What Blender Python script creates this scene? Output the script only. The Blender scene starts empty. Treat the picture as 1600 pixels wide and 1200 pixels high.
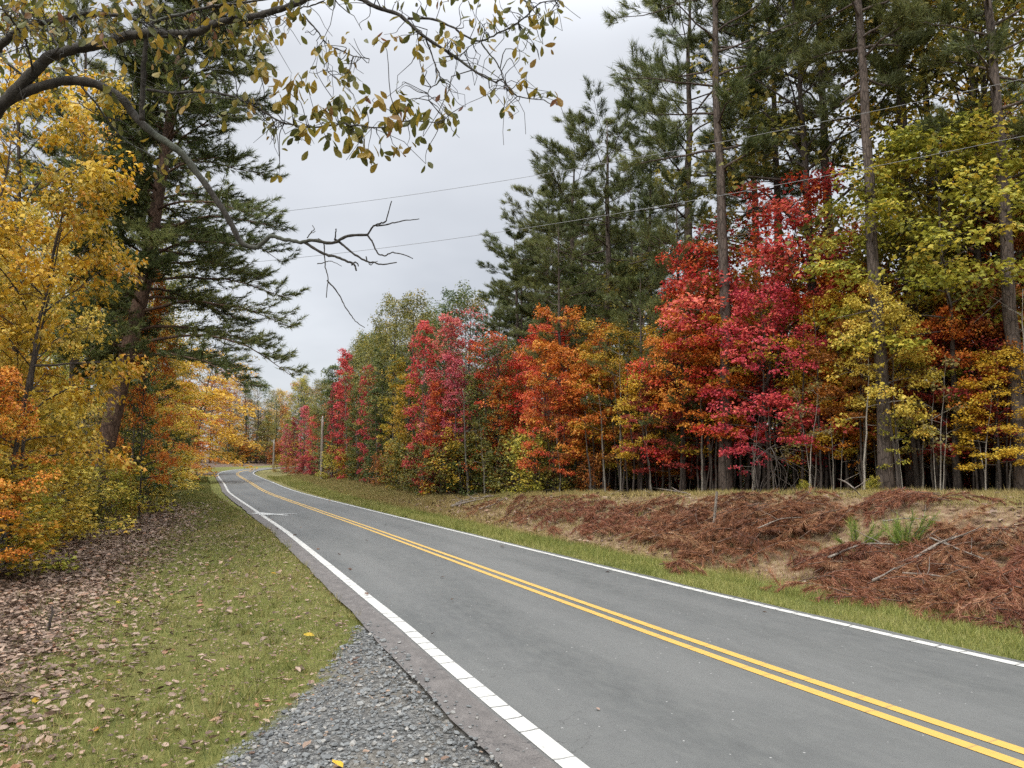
import bpy, math, random
import numpy as np
from mathutils import Vector

# ------------------------------------------------------------------ camera, world, sun, exposure
SC = bpy.context.scene
COL = SC.collection
F, VH, CAMZ = 1202.0, 705.0, 2.2
PITCH = math.atan((VH - 600) / F)
cam_d = bpy.data.cameras.new('camera')
cam = bpy.data.objects.new('camera', cam_d)
COL.objects.link(cam)
cam_d.sensor_fit = 'HORIZONTAL'
cam_d.sensor_width = 36.0
cam_d.lens = 36.0 * F / 1600.0
cam_d.clip_end = 3000
cam.location = (0, 0, CAMZ)
cam.rotation_euler = (math.pi / 2 + PITCH, 0, 0)
SC.camera = cam

SUN_EL, SUN_AZ = math.radians(42), math.radians(150)
world = bpy.data.worlds.new('World')
SC.world = world
world.use_nodes = True
nt = world.node_tree
nt.nodes.clear()
def N(tree, t, **kw):
    n = tree.nodes.new(t)
    for k, v in kw.items():
        setattr(n, k, v)
    return n
wo = N(nt, 'ShaderNodeOutputWorld')
bg = N(nt, 'ShaderNodeBackground')
bg.inputs['Strength'].default_value = 0.1
sky = N(nt, 'ShaderNodeTexSky', sky_type='NISHITA')
sky.sun_disc = False
sky.sun_elevation = SUN_EL
sky.sun_rotation = SUN_AZ
tc = N(nt, 'ShaderNodeTexCoord')
sep = N(nt, 'ShaderNodeSeparateXYZ')
nt.links.new(tc.outputs['Generated'], sep.inputs[0])
# overcast cloud deck: direction divided by height, so the clouds lie on a flat ceiling
mx = N(nt, 'ShaderNodeMath', operation='MAXIMUM'); mx.inputs[1].default_value = 0.0
nt.links.new(sep.outputs['Z'], mx.inputs[0])
ad = N(nt, 'ShaderNodeMath', operation='ADD'); ad.inputs[1].default_value = 0.22
nt.links.new(mx.outputs[0], ad.inputs[0])
dv = N(nt, 'ShaderNodeVectorMath', operation='DIVIDE')
cmb = N(nt, 'ShaderNodeCombineXYZ')
for i in range(3):
    nt.links.new(ad.outputs[0], cmb.inputs[i])
nt.links.new(tc.outputs['Generated'], dv.inputs[0])
nt.links.new(cmb.outputs[0], dv.inputs[1])
noi = N(nt, 'ShaderNodeTexNoise')
noi.inputs['Scale'].default_value = 1.15
noi.inputs['Detail'].default_value = 4.0
noi.inputs['Roughness'].default_value = 0.5
nt.links.new(dv.outputs[0], noi.inputs['Vector'])
ramp = N(nt, 'ShaderNodeValToRGB')
ramp.color_ramp.elements[0].position = 0.32
ramp.color_ramp.elements[0].color = (3.2, 3.33, 3.58, 1)
ramp.color_ramp.elements[1].position = 0.66
ramp.color_ramp.elements[1].color = (4.25, 4.38, 4.62, 1)
nt.links.new(noi.outputs['Fac'], ramp.inputs[0])
# unseen sky overhead is brightened well beyond a real overcast to add light
zr = N(nt, 'ShaderNodeMapRange')
zr.interpolation_type = 'SMOOTHSTEP'
zr.inputs['From Min'].default_value = 0.45
zr.inputs['From Max'].default_value = 1.0
zr.inputs['To Min'].default_value = 0.9
zr.inputs['To Max'].default_value = 7.2
nt.links.new(mx.outputs[0], zr.inputs['Value'])
vm = N(nt, 'ShaderNodeVectorMath', operation='SCALE')
nt.links.new(ramp.outputs[0], vm.inputs[0])
nt.links.new(zr.outputs[0], vm.inputs['Scale'])
mixs = N(nt, 'ShaderNodeMix', data_type='RGBA')
mixs.inputs[0].default_value = 0.93
nt.links.new(sky.outputs[0], mixs.inputs[6])
nt.links.new(vm.outputs[0], mixs.inputs[7])
nt.links.new(mixs.outputs[2], bg.inputs['Color'])
nt.links.new(bg.outputs[0], wo.inputs[0])

sun_d = bpy.data.lights.new('sun', 'SUN')
sun_d.energy = 1.5
sun_d.angle = math.radians(25)
sun_d.color = (1.0, 0.96, 0.9)
sun = bpy.data.objects.new('sun', sun_d)
COL.objects.link(sun)
# sun stands behind and to the left of the camera, high
sdir = Vector((-math.sin(math.radians(30)) * math.cos(SUN_EL), -math.cos(math.radians(30)) * math.cos(SUN_EL), math.sin(SUN_EL)))
sun.rotation_euler = sdir.to_track_quat('Z', 'Y').to_euler()
sky.sun_rotation = math.atan2(sdir.x, sdir.y)

SC.view_settings.view_transform = 'Standard'
SC.view_settings.look = 'None'
SC.view_settings.gamma = 1.0
SC.view_settings.exposure = 1.05
SC.cycles.max_bounces = 7
SC.cycles.diffuse_bounces = 4
SC.cycles.transmission_bounces = 4
SC.cycles.glossy_bounces = 2
SC.cycles.transparent_max_bounces = 4
SC.cycles.use_denoising = False

# ------------------------------------------------------------------ helpers
rng = np.random.default_rng(11)
cp, sp = math.cos(PITCH), math.sin(PITCH)
def at(u, v, Y):
    """The world point seen at photo pixel (u, v) at forward distance Y."""
    x = (u - 800) / F; y = (600 - v) / F
    dy = cp - y * sp; dz = sp + y * cp
    return np.array([x / dy * Y, Y, CAMZ + dz / dy * Y])

class MB:
    def __init__(s):
        s.v, s.f, s.n, s.a, s.c = [], {}, 0, [], []
    def add(s, v, faces, tint=0.5, clump=0.5):
        v = np.asarray(v, float).reshape(-1, 3)
        for fa in faces:
            fa = np.asarray(fa, int)
            s.f.setdefault(fa.shape[1], []).append(fa + s.n)
        s.v.append(v); s.n += len(v)
        s.a.append(np.broadcast_to(np.asarray(tint, float), (len(v),)))
        s.c.append(np.broadcast_to(np.asarray(clump, float), (len(v),)))
    def mesh(s, name, mat, smooth=False):
        me = bpy.data.meshes.new(name)
        v = np.concatenate(s.v); me.vertices.add(len(v)); me.vertices.foreach_set('co', v.ravel())
        loops, tot = [], []
        for k, l in s.f.items():
            fa = np.concatenate(l); loops.append(fa.ravel()); tot.append(np.full(len(fa), k))
        loops = np.concatenate(loops); tot = np.concatenate(tot)
        me.loops.add(len(loops)); me.loops.foreach_set('vertex_index', loops.astype(np.int32))
        me.polygons.add(len(tot))
        st = np.concatenate([[0], np.cumsum(tot)[:-1]])
        me.polygons.foreach_set('loop_start', st.astype(np.int32))
        me.polygons.foreach_set('loop_total', tot.astype(np.int32))
        me.polygons.foreach_set('use_smooth', np.full(len(tot), smooth))
        at_ = me.attributes.new('tint', 'FLOAT', 'POINT'); at_.data.foreach_set('value', np.concatenate(s.a).astype(np.float32))
        at_ = me.attributes.new('clump', 'FLOAT', 'POINT'); at_.data.foreach_set('value', np.concatenate(s.c).astype(np.float32))
        me.materials.append(mat)
        me.update(calc_edges=True)
        return me
    def tube(s, pts, rad, sides=6, cap=True, tint=0.5):
        pts = np.asarray(pts, float); n = len(pts)
        rad = np.broadcast_to(np.asarray(rad, float), (n,))
        t = np.gradient(pts, axis=0); t /= np.linalg.norm(t, axis=1)[:, None] + 1e-9
        ref = np.array([0.31, 0.95, 0.05]) if abs(t[0][2]) > 0.5 else np.array([0.03, 0.05, 1.0])
        a = np.cross(t, ref); a /= np.linalg.norm(a, axis=1)[:, None] + 1e-9
        b = np.cross(t, a)
        th = np.arange(sides) * 2 * math.pi / sides
        ring = np.cos(th)[None, :, None] * a[:, None, :] + np.sin(th)[None, :, None] * b[:, None, :]
        v = (pts[:, None, :] + ring * rad[:, None, None]).reshape(-1, 3)
        i = np.arange(n - 1)[:, None] * sides; j = np.arange(sides)[None, :]; j2 = (j + 1) % sides
        q = np.stack([i + j, i + j2, i + sides + j2, i + sides + j], -1).reshape(-1, 4)
        fs = [q]
        if cap:
            fs.append(np.array([np.arange(sides) + (n - 1) * sides]))
            fs.append(np.array([np.arange(sides)[::-1]]))
        s.add(v, fs, tint)
    def leaves(s, pos, d, nrm, size, tmpl, faces, tint, clump=0.5):
        """one copy of the template outline per row: d = leaf direction, nrm = leaf normal"""
        pos = np.asarray(pos, float); n = len(pos)
        if n == 0: return
        d = d / (np.linalg.norm(d, axis=1)[:, None] + 1e-9)
        w = np.cross(nrm, d); w /= np.linalg.norm(w, axis=1)[:, None] + 1e-9
        nn = np.cross(d, w)
        T = np.asarray(tmpl, float); k = len(T)
        size = np.broadcast_to(np.asarray(size, float), (n,))
        v = pos[:, None, :] + size[:, None, None] * (T[None, :, 0:1] * d[:, None] + T[None, :, 1:2] * w[:, None] + T[None, :, 2:3] * nn[:, None])
        off = (np.arange(n) * k)[:, None, None]
        fs = [(np.asarray(fa)[None] + off).reshape(-1, len(fa[0])) for fa in faces]
        tint = np.repeat(np.broadcast_to(np.asarray(tint, float), (n,)), k)
        clump = np.repeat(np.broadcast_to(np.asarray(clump, float), (n,)), k)
        s.add(v.reshape(-1, 3), fs, tint, clump)

def unit(v): return v / (np.linalg.norm(v, axis=-1, keepdims=True) + 1e-9)
def link(name, me, parent=None):
    o = bpy.data.objects.new(name, me); COL.objects.link(o)
    if parent: o.parent = parent
    return o
def empty(name, loc=(0, 0, 0)):
    o = bpy.data.objects.new(name, None); COL.objects.link(o); o.location = loc; o.empty_display_size = 0.3
    return o
def tag(o, label=None, cat=None, group=None, kind=None):
    if label: o['label'] = label
    if cat: o['category'] = cat
    if group: o['group'] = group
    if kind: o['kind'] = kind
    return o
def spline(P, n):
    """Catmull-Rom through the points"""
    P = np.asarray(P, float)
    if len(P) < 3:
        t = np.linspace(0, 1, n)[:, None]; return P[0] * (1 - t) + P[-1] * t
    Q = np.vstack([2 * P[0] - P[1], P, 2 * P[-1] - P[-2]])
    t = np.linspace(0, len(P) - 1 - 1e-6, n); i = t.astype(int); f = (t - i)[:, None]
    p0, p1, p2, p3 = Q[i], Q[i + 1], Q[i + 2], Q[i + 3]
    return 0.5 * (2 * p1 + (p2 - p0) * f + (2 * p0 - 5 * p1 + 4 * p2 - p3) * f ** 2 + (3 * p1 - p0 - 3 * p2 + p3) * f ** 3)

# ------------------------------------------------------------------ materials
def mat(name):
    m = bpy.data.materials.new(name); m.use_nodes = True
    t = m.node_tree; t.nodes.clear()
    out = N(t, 'ShaderNodeOutputMaterial')
    return m, t, out
def attr(t, name):
    a = N(t, 'ShaderNodeAttribute'); a.attribute_name = name
    return a.outputs['Fac']
def rampn(t, src, stops):
    r = N(t, 'ShaderNodeValToRGB'); e = r.color_ramp.elements
    while len(e) < len(stops): e.new(0.5)
    for el, (p, c) in zip(e, stops):
        el.position = p; el.color = (*c, 1) if len(c) == 3 else c
    t.links.new(src, r.inputs[0]); return r.outputs[0]
def noise(t, scale, detail=4, rough=0.55, vec=None, out='Fac'):
    n = N(t, 'ShaderNodeTexNoise'); n.inputs['Scale'].default_value = scale
    n.inputs['Detail'].default_value = detail; n.inputs['Roughness'].default_value = rough
    if vec is not None: t.links.new(vec, n.inputs['Vector'])
    return n.outputs[out]
def math_(t, op, a, b=None, clamp=False):
    m = N(t, 'ShaderNodeMath', operation=op); m.use_clamp = clamp
    for i, x in enumerate((a, b)):
        if x is None: continue
        if isinstance(x, (int, float)): m.inputs[i].default_value = x
        else: t.links.new(x, m.inputs[i])
    return m.outputs[0]
def mixc(t, fac, a, b, blend='MIX'):
    m = N(t, 'ShaderNodeMix', data_type='RGBA', blend_type=blend)
    for i, x in ((0, fac), (6, a), (7, b)):
        if isinstance(x, (int, float)): m.inputs[i].default_value = x
        elif isinstance(x, tuple): m.inputs[i].default_value = (*x, 1)
        else: t.links.new(x, m.inputs[i])
    return m.outputs[2]
def maprange(t, src, a, b, c, d):
    m = N(t, 'ShaderNodeMapRange'); m.clamp = True
    for k, x in zip(('From Min', 'From Max', 'To Min', 'To Max'), (a, b, c, d)): m.inputs[k].default_value = x
    t.links.new(src, m.inputs['Value']); return m.outputs[0]
def objpos(t, scale=(1, 1, 1)):
    c = N(t, 'ShaderNodeTexCoord'); m = N(t, 'ShaderNodeMapping'); m.inputs['Scale'].default_value = scale
    t.links.new(c.outputs['Object'], m.inputs[0]); return m.outputs[0]

def leafmat(name, cols, trans=0.4, rough=0.55):
    """four leaf colours mixed leaf by leaf and spray by spray"""
    m, t, out = mat(name)
    k = len(cols)
    ti = attr(t, 'tint'); cl = attr(t, 'clump')
    f = math_(t, 'ADD', math_(t, 'MULTIPLY', ti, 0.5), math_(t, 'MULTIPLY', cl, 0.5))
    c = rampn(t, f, [(0.12 + 0.76 * i / (k - 1), cc) for i, cc in enumerate(cols)])
    oi = N(t, 'ShaderNodeObjectInfo')
    hsv = N(t, 'ShaderNodeHueSaturation')
    t.links.new(maprange(t, oi.outputs['Random'], 0, 1, 0.49, 0.51), hsv.inputs['Hue'])
    t.links.new(maprange(t, ti, 0, 1, 0.75, 1.25), hsv.inputs['Value'])
    t.links.new(c, hsv.inputs['Color'])
    p = N(t, 'ShaderNodeBsdfPrincipled'); p.inputs['Roughness'].default_value = rough
    p.inputs['Specular IOR Level'].default_value = 0.3
    t.links.new(hsv.outputs[0], p.inputs['Base Color'])
    tr = N(t, 'ShaderNodeBsdfTranslucent'); t.links.new(hsv.outputs[0], tr.inputs[0])
    ms = N(t, 'ShaderNodeMixShader'); ms.inputs[0].default_value = trans
    t.links.new(p.outputs[0], ms.inputs[1]); t.links.new(tr.outputs[0], ms.inputs[2])
    t.links.new(ms.outputs[0], out.inputs[0])
    return m
PAL = {
    'crimson': [(.28, .025, .034), (.44, .045, .055), (.56, .075, .075), (.58, .14, .075)],
    'scarlet': [(.36, .03, .02), (.50, .06, .03), (.58, .12, .03), (.55, .20, .04)],
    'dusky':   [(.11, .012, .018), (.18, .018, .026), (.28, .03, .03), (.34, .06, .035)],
    'orange':  [(.34, .075, .015), (.52, .15, .02), (.60, .23, .03), (.55, .30, .05)],
    'gold':    [(.40, .20, .015), (.54, .32, .025), (.60, .40, .04), (.50, .37, .055)],
    'amber':   [(.16, .135, .018), (.33, .24, .024), (.46, .31, .03), (.44, .21, .02)],
    'pink':    [(.34, .05, .06), (.48, .085, .095), (.56, .13, .13), (.50, .16, .10)],
    'yellow':  [(.34, .26, .03), (.50, .38, .05), (.60, .46, .09), (.52, .30, .04)],
    'lime':    [(.13, .15, .018), (.26, .25, .03), (.40, .36, .05), (.46, .32, .04)],
    'olive':   [(.060, .070, .016), (.110, .115, .024), (.19, .175, .034), (.28, .20, .032)],
    'green':   [(.035, .055, .015), (.062, .09, .022), (.105, .13, .03), (.16, .165, .035)],
    'rust':    [(.14, .045, .014), (.26, .08, .02), (.36, .12, .025), (.30, .17, .03)],
    'tan':     [(.16, .11, .05), (.24, .18, .07), (.30, .24, .08), (.20, .19, .05)],
}
LM = {k: leafmat('leaf_' + k, v) for k, v in PAL.items()}
LM['pine'] = leafmat('needles_green', [(.045, .060, .019), (.078, .096, .029), (.122, .138, .042), (.18, .178, .052)], 0.33)
LM['deadneedle'] = leafmat('needles_rust', [(.085, .032, .017), (.17, .066, .032), (.27, .115, .052), (.30, .18, .09)], 0.3)
LM['oakleaf'] = leafmat('overhead_leaf', [(.08, .085, .02), (.125, .125, .026), (.26, .175, .022), (.12, .055, .026)], 0.42)
LM['deadleaf'] = leafmat('fallen_leaf', [(.06, .035, .024), (.14, .088, .058), (.27, .195, .14), (.19, .09, .045)], 0.1)
LM['grass'] = leafmat('grass_green', [(.062, .084, .018), (.108, .128, .026), (.185, .168, .046), (.31, .24, .10)], 0.25)
LM['vergegrass'] = leafmat('grass_pale', [(.08, .10, .02), (.15, .165, .035), (.24, .23, .06), (.34, .29, .12)], 0.3)
LM['drygrass'] = leafmat('grass_dry', [(.16, .13, .04), (.26, .20, .07), (.33, .26, .10), (.14, .15, .03)], 0.25)

def barkmat(name, a, b, sc=9, stretch=0.25, moss=None, cw=.55):
    m, t, out = mat(name)
    v = objpos(t, (1, 1, stretch))
    n1 = noise(t, sc, 6, 0.65, v)
    vo = N(t, 'ShaderNodeTexVoronoi'); vo.feature = 'DISTANCE_TO_EDGE'; vo.inputs['Scale'].default_value = sc * 1.6
    t.links.new(v, vo.inputs['Vector'])
    crack = maprange(t, vo.outputs['Distance'], 0.0, 0.12, 0.0, 1.0)
    f = math_(t, 'MULTIPLY', n1, math_(t, 'ADD', math_(t, 'MULTIPLY', crack, cw), 1.05 - cw))
    c = rampn(t, f, [(0.2, a), (0.62, b)])
    if moss:
        c = mixc(t, maprange(t, noise(t, 3.5, 5), 0.52, 0.62, 0, 0.8), c, moss)
    p = N(t, 'ShaderNodeBsdfPrincipled'); p.inputs['Roughness'].default_value = 0.9
    p.inputs['Specular IOR Level'].default_value = 0.15
    t.links.new(c, p.inputs['Base Color'])
    bp = N(t, 'ShaderNodeBump'); bp.inputs['Strength'].default_value = 0.6; bp.inputs['Distance'].default_value = 0.03
    t.links.new(f, bp.inputs['Height']); t.links.new(bp.outputs[0], p.inputs['Normal'])
    t.links.new(p.outputs[0], out.inputs[0])
    return m
BK = {
    'pine': barkmat('bark_pine', (.028, .022, .018), (.115, .09, .074), 6, 0.3),
    'redpine': barkmat('bark_red_pine', (.035, .022, .016), (.13, .082, .058), 7, 0.3),
    'grey': barkmat('bark_grey', (.06, .052, .043), (.20, .18, .15), 8, 0.3),
    'pale': barkmat('bark_pale', (.13, .115, .095), (.30, .27, .225), 10, 0.4),
    'dark': barkmat('bark_dark', (.025, .02, .017), (.085, .07, .058), 8, 0.3),
    'mossy': barkmat('bark_mossy', (.016, .014, .012), (.06, .054, .045), 16, 0.5, (.085, .092, .070), .25),
    'dead': barkmat('bark_dead', (.075, .06, .048), (.22, .185, .15), 12, 0.5),
    'pole': barkmat('pole_wood', (.11, .09, .07), (.26, .225, .19), 14, 0.08),
}

# ------------------------------------------------------------------ road line and terrain
CEN = spline([(22, -24), (13.4, -10), (6.2, 1), (3.55, 6), (1.0, 11.25), (-4.15, 22.4), (-7.55, 29.6), (-13.3, 42), (-18.6, 55), (-23.5, 67),
              (-27.3, 77), (-30.4, 88), (-31.6, 98), (-29.8, 107), (-25, 115), (-14, 121), (4, 126), (35, 131), (90, 138)], 520)
_d = np.linalg.norm(np.diff(CEN, axis=0), axis=1)
CS = np.concatenate([[0], np.cumsum(_d)])
# the carriageway is widest by the camera and pinches in toward the bend
def WID(y): return np.interp(y, [-10, 5, 11, 17, 22, 29, 37, 48, 70, 100, 125], [1.22, 1.21, 1.06, .97, .90, .83, .76, .70, .68, .72, .85])
CW = WID(CEN[:, 1])
_t = np.gradient(CEN, axis=0); CT = unit(_t); CN = np.stack([CT[:, 1], -CT[:, 0]], 1)     # CN points right
LO, RO = -2.55, 2.15                    # edge lines
LE, RE = -2.97, 2.32                    # edges of the asphalt
def road_sd(x, y):
    x = np.asarray(x, float).ravel(); y = np.asarray(y, float).ravel()
    d = np.empty(len(x)); s = np.empty(len(x))
    for i in range(0, len(x), 8000):
        P = np.stack([x[i:i + 8000], y[i:i + 8000]], 1)
        D = ((P[:, None, :] - CEN[None]) ** 2).sum(-1); k = D.argmin(1)
        r = P - CEN[k]
        d[i:i + 8000] = (r * CN[k]).sum(1) / CW[k]; s[i:i + 8000] = CS[k] + (r * CT[k]).sum(1)
        far = np.sqrt(D[np.arange(len(k)), k])
        dd = d[i:i + 8000]; dd[:] = np.where(far > np.abs(dd) * 1.2 + .5, np.sign(dd + 1e-9) * far, dd)
    return d, s
def sstep(a, b, x):
    t = np.clip((x - a) / (b - a), 0, 1); return t * t * (3 - 2 * t)
_ph = np.random.default_rng(3).uniform(0, 6.28, (14, 2)); _k = np.random.default_rng(4).normal(0, 1, (14, 2))
def fbm(x, y, sc=1.0):
    r = 0
    for i in range(14):
        k = _k[i] * (0.5 + i * 0.22) * sc
        r = r + np.sin(k[0] * x + k[1] * y + _ph[i, 0]) / (1 + i * 0.25)
    return r / 4.5
def bank(y): return np.clip((37.5 - y) / 16.5, 0, 1.08) * 1.03
def hz(x, y):
    sh = np.shape(x)
    x = np.asarray(x, float).ravel(); y = np.asarray(y, float).ravel()
    d, s = road_sd(x, y)
    e = d - RE
    B = bank(y)
    dit = 0.10 + 0.12 * sstep(38, 30, y)
    zr = -dit * sstep(0.1, 2.6, e) + (B + dit) * sstep(2.9, 7.2, e) + 0.06 * fbm(x, y, 1.3) * sstep(1.5, 4, e)
    zr = zr + 0.012 * np.clip(e - 9, 0, 60) + 0.3 * sstep(40, 100, y) * sstep(1.5, 8, e)
    el = -d + LE
    zl = -0.05 * sstep(0, 1.2, el) + 0.05 * fbm(x, y, 1.1) * sstep(.8, 3, el) + 0.10 * sstep(4, 8, el) + 0.012 * np.clip(el - 8, 0, 60)
    z = np.where(d > 0, np.where(e > 0, zr, 0), np.where(el > 0, zl, 0))
    on = (e < 0.02) & (el < 0.02)
    z = np.where(on, -0.06, z - 0.015)
    return z.reshape(sh)
def gz(x, y): return float(hz(np.array([x]), np.array([y]))[0])
def ground_px(u, v, ymax=140):
    """where the sight line of a photo pixel meets the terrain"""
    Y = np.concatenate([np.arange(2.5, 30, .05), np.arange(30, ymax, .25)])
    p = at(u, v, 1.0); dx, dz = p[0], p[2] - CAMZ
    h = hz(dx * Y, Y); z = CAMZ + dz * Y
    k = np.argmax(z < h) if (z < h).any() else len(Y) - 1
    return np.array([dx * Y[k], Y[k], h[k]])

# left edge of the wood, as x for a given y ; right edge likewise
LWY = [-5, 8, 16, 28, 45, 66, 85, 110]; LWX = [-7, -9.2, -10.9, -15.2, -21.6, -29.0, -37, -46]
TLY = [-5, 8, 17, 21, 26, 33, 37, 50, 61, 75, 90, 104]; TLX = [24, 20, 16.2, 13.6, 7.1, .6, -3.2, -8.2, -14.4, -20.5, -27, -24]
def lwx(y): return np.interp(y, LWY, LWX)
def tlx(y): return np.interp(y, TLY, TLX)

xs = np.concatenate([-np.geomspace(24, 900, 40)[::-1], np.arange(-23.75, 23.8, .25), np.geomspace(24, 900, 40)])
ys = np.concatenate([-np.geomspace(3, 500, 24)[::-1], np.arange(-2.5, 60, .25), np.geomspace(60, 1500, 60)])
GX, GY = np.meshgrid(xs, ys)
GZ = hz(GX, GY)
V = np.stack([GX, GY, GZ], -1).reshape(-1, 3)
nx, ny = len(xs), len(ys)
i = np.arange(ny - 1)[:, None] * nx; j = np.arange(nx - 1)[None]
Q = np.stack([i + j, i + j + 1, i + nx + j + 1, i + nx + j], -1).reshape(-1, 4)
gb = MB(); gb.add(V, [Q])

def masks(x, y):
    d, s = road_sd(x, y)
    el = -d + LE; e = d - RE
    n = fbm(x, y, 1.6)
    litter = sstep(1.1, -1.0, x - np.interp(y, [3, 5.9, 9, 13.6, 18.2, 27.8, 40, 66], [-3.5, -4.15, -5.2, -6.9, -8.6, -11.6, -18.5, -29]) + .5 * n) * (d < 0)
    litter = np.maximum(litter, sstep(-.6, .8, x - tlx(y) + .5 * n) * (d > 0)) * np.where(y > 85, sstep(9, 14, np.abs(d)), 1)
    gravel = sstep(-.15, .6, x - (-2.18 - .22 * sstep(7.5, 5, y) + .22 * n)) * sstep(-.1, .8, 10.7 - y + .5 * n) * (d < 0)
    dry = sstep(5.5, 7.5, e + .5 * n) * (d > 0) + 0.5 * sstep(30, 40, y) * (d > 0)
    soil = sstep(2.2, 3.0, e + .35 * n) * sstep(7.9, 6.6, e + .35 * n) * sstep(39, 34, y) * (d > 0)
    return litter, gravel, np.clip(dry, 0, 1), soil
ml, mg, md, ms_ = masks(V[:, 0], V[:, 1])

m, t, out = mat('ground')
pos = objpos(t)
n_f = noise(t, 38, 5, 0.7, pos); n_m = noise(t, 5, 5, 0.6, pos); n_l = noise(t, 0.7, 4, 0.6, pos)
gcol = rampn(t, math_(t, 'ADD', math_(t, 'MULTIPLY', n_f, 0.6), math_(t, 'MULTIPLY', n_m, 0.4)),
             [(.3, (.048, .054, .016)), (.5, (.10, .106, .026)), (.68, (.18, .155, .055))])
gcol = mixc(t, maprange(t, n_l, .45, .7, 0, .5), gcol, (.15, .125, .05))
dryc = rampn(t, n_f, [(.3, (.085, .068, .032)), (.52, (.18, .145, .066)), (.7, (.26, .21, .105))])
vo = N(t, 'ShaderNodeTexVoronoi'); vo.inputs['Scale'].default_value = 11; t.links.new(pos, vo.inputs['Vector'])
sepc = N(t, 'ShaderNodeSeparateColor'); t.links.new(vo.outputs['Color'], sepc.inputs[0])
litc = rampn(t, sepc.outputs[0], [(.0, (.04, .025, .018)), (.35, (.085, .054, .038)), (.7, (.14, .098, .07)), (.95, (.21, .16, .12))])
litc = mixc(t, maprange(t, n_f, .35, .65, .6, 0), litc, (.06, .04, .028))
vg = N(t, 'ShaderNodeTexVoronoi'); vg.inputs['Scale'].default_value = 42; t.links.new(pos, vg.inputs['Vector'])
sg = N(t, 'ShaderNodeSeparateColor'); t.links.new(vg.outputs['Color'], sg.inputs[0])
grac = rampn(t, sg.outputs[0], [(.0, (.042, .041, .038)), (.5, (.095, .094, .089)), (1, (.18, .175, .16))])
soilc = rampn(t, n_m, [(.3, (.07, .042, .026)), (.5, (.16, .10, .06)), (.7, (.26, .20, .12))])
c = mixc(t, attr(t, 'dry'), gcol, dryc)
c = mixc(t, attr(t, 'soil'), c, soilc)
nm2 = math_(t, 'SUBTRACT', n_m, 0.5)
def edge(a): return maprange(t, math_(t, 'ADD', attr(t, a), nm2), .35, .6, 0, 1)
c = mixc(t, edge('litter'), c, litc)
c = mixc(t, edge('gravel'), c, mixc(t, maprange(t, n_l, .45, .62, 0, .55), grac, (.15, .13, .10)))
p = N(t, 'ShaderNodeBsdfPrincipled'); p.inputs['Roughness'].default_value = 0.95; p.inputs['Specular IOR Level'].default_value = 0.1
t.links.new(c, p.inputs['Base Color'])
bp = N(t, 'ShaderNodeBump'); bp.inputs['Strength'].default_value = 0.7; bp.inputs['Distance'].default_value = 0.05
t.links.new(math_(t, 'ADD', n_f, n_m), bp.inputs['Height']); t.links.new(bp.outputs[0], p.inputs['Normal'])
t.links.new(p.outputs[0], out.inputs[0])
gme = gb.mesh('ground', m, True)
for nm, ar in (('litter', ml), ('gravel', mg), ('dry', md), ('soil', ms_)):
    a = gme.attributes.new(nm, 'FLOAT', 'POINT'); a.data.foreach_set('value', ar.astype(np.float32))
tag(link('ground', gme), kind='structure')

def strip(name, m, d0, d1, z, s0=0, s1=None, wob=0.0):
    """a ribbon along the road between two offsets from its centre line; its (d, s) become its coordinates"""
    sel = np.arange(len(CEN)); sel = sel[(CS >= s0) & (CS <= (s1 or 1e9))]
    seg = np.linspace(CS[sel[0]], CS[sel[-1]], int((CS[sel[-1]] - CS[sel[0]]) / .35))
    cx = np.stack([np.interp(seg, CS, CEN[:, 0]), np.interp(seg, CS, CEN[:, 1])], 1)
    cn = np.stack([np.interp(seg, CS, CN[:, 0]), np.interp(seg, CS, CN[:, 1])], 1)
    wd = np.interp(seg, CS, CW)
    K = 8 if d1 - d0 > 1 else 1
    rows = []; dd = []
    for kk in range(K + 1):
        o = d0 + (d1 - d0) * kk / K
        w = wob * fbm(seg * 2.1, seg * 0 + o, 1.0) if kk in (0, K) else 0
        oo = np.full(len(seg), o) + w
        rows.append(np.concatenate([cx + cn * (oo * wd)[:, None], np.full((len(seg), 1), z)], 1)); dd.append(np.stack([oo, seg], 1))
    Vv = np.stack(rows, 1).reshape(-1, 3); D = np.stack(dd, 1).reshape(-1, 2)
    ii = np.arange(len(seg) - 1)[:, None] * (K + 1); jj = np.arange(K)[None]
    q = np.stack([ii + jj, ii + jj + 1, ii + K + 2 + jj, ii + K + 1 + jj], -1).reshape(-1, 4)
    b = MB(); b.add(Vv, [q]); me = b.mesh(name, m)
    for kx, nm in ((0, 'rd'), (1, 'rs')):
        a = me.attributes.new(nm, 'FLOAT', 'POINT'); a.data.foreach_set('value', D[:, kx].astype(np.float32))
    return tag(link(name, me), kind='structure')

def rdvec(t, sx=1.0, sy=1.0):
    c = N(t, 'ShaderNodeCombineXYZ')
    t.links.new(math_(t, 'MULTIPLY', attr(t, 'rd'), sx), c.inputs[0]); t.links.new(math_(t, 'MULTIPLY', attr(t, 'rs'), sy), c.inputs[1])
    return c.outputs[0]
# asphalt
m, t, out = mat('asphalt')
rd = attr(t, 'rd')
fine = noise(t, 170, 3, 0.7, rdvec(t)); mid = noise(t, 9, 5, 0.6, rdvec(t, 1, .35)); big = noise(t, .8, 4, 0.55, rdvec(t, 1, .22))
base = rampn(t, math_(t, 'ADD', math_(t, 'MULTIPLY', fine, .45), math_(t, 'MULTIPLY', mid, .55)), [(.33, (.044, .045, .042)), (.5, (.062, .063, .058)), (.7, (.087, .087, .078))])
base = mixc(t, maprange(t, big, .40, .60, 0, .6), base, (.096, .095, .087))
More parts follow.
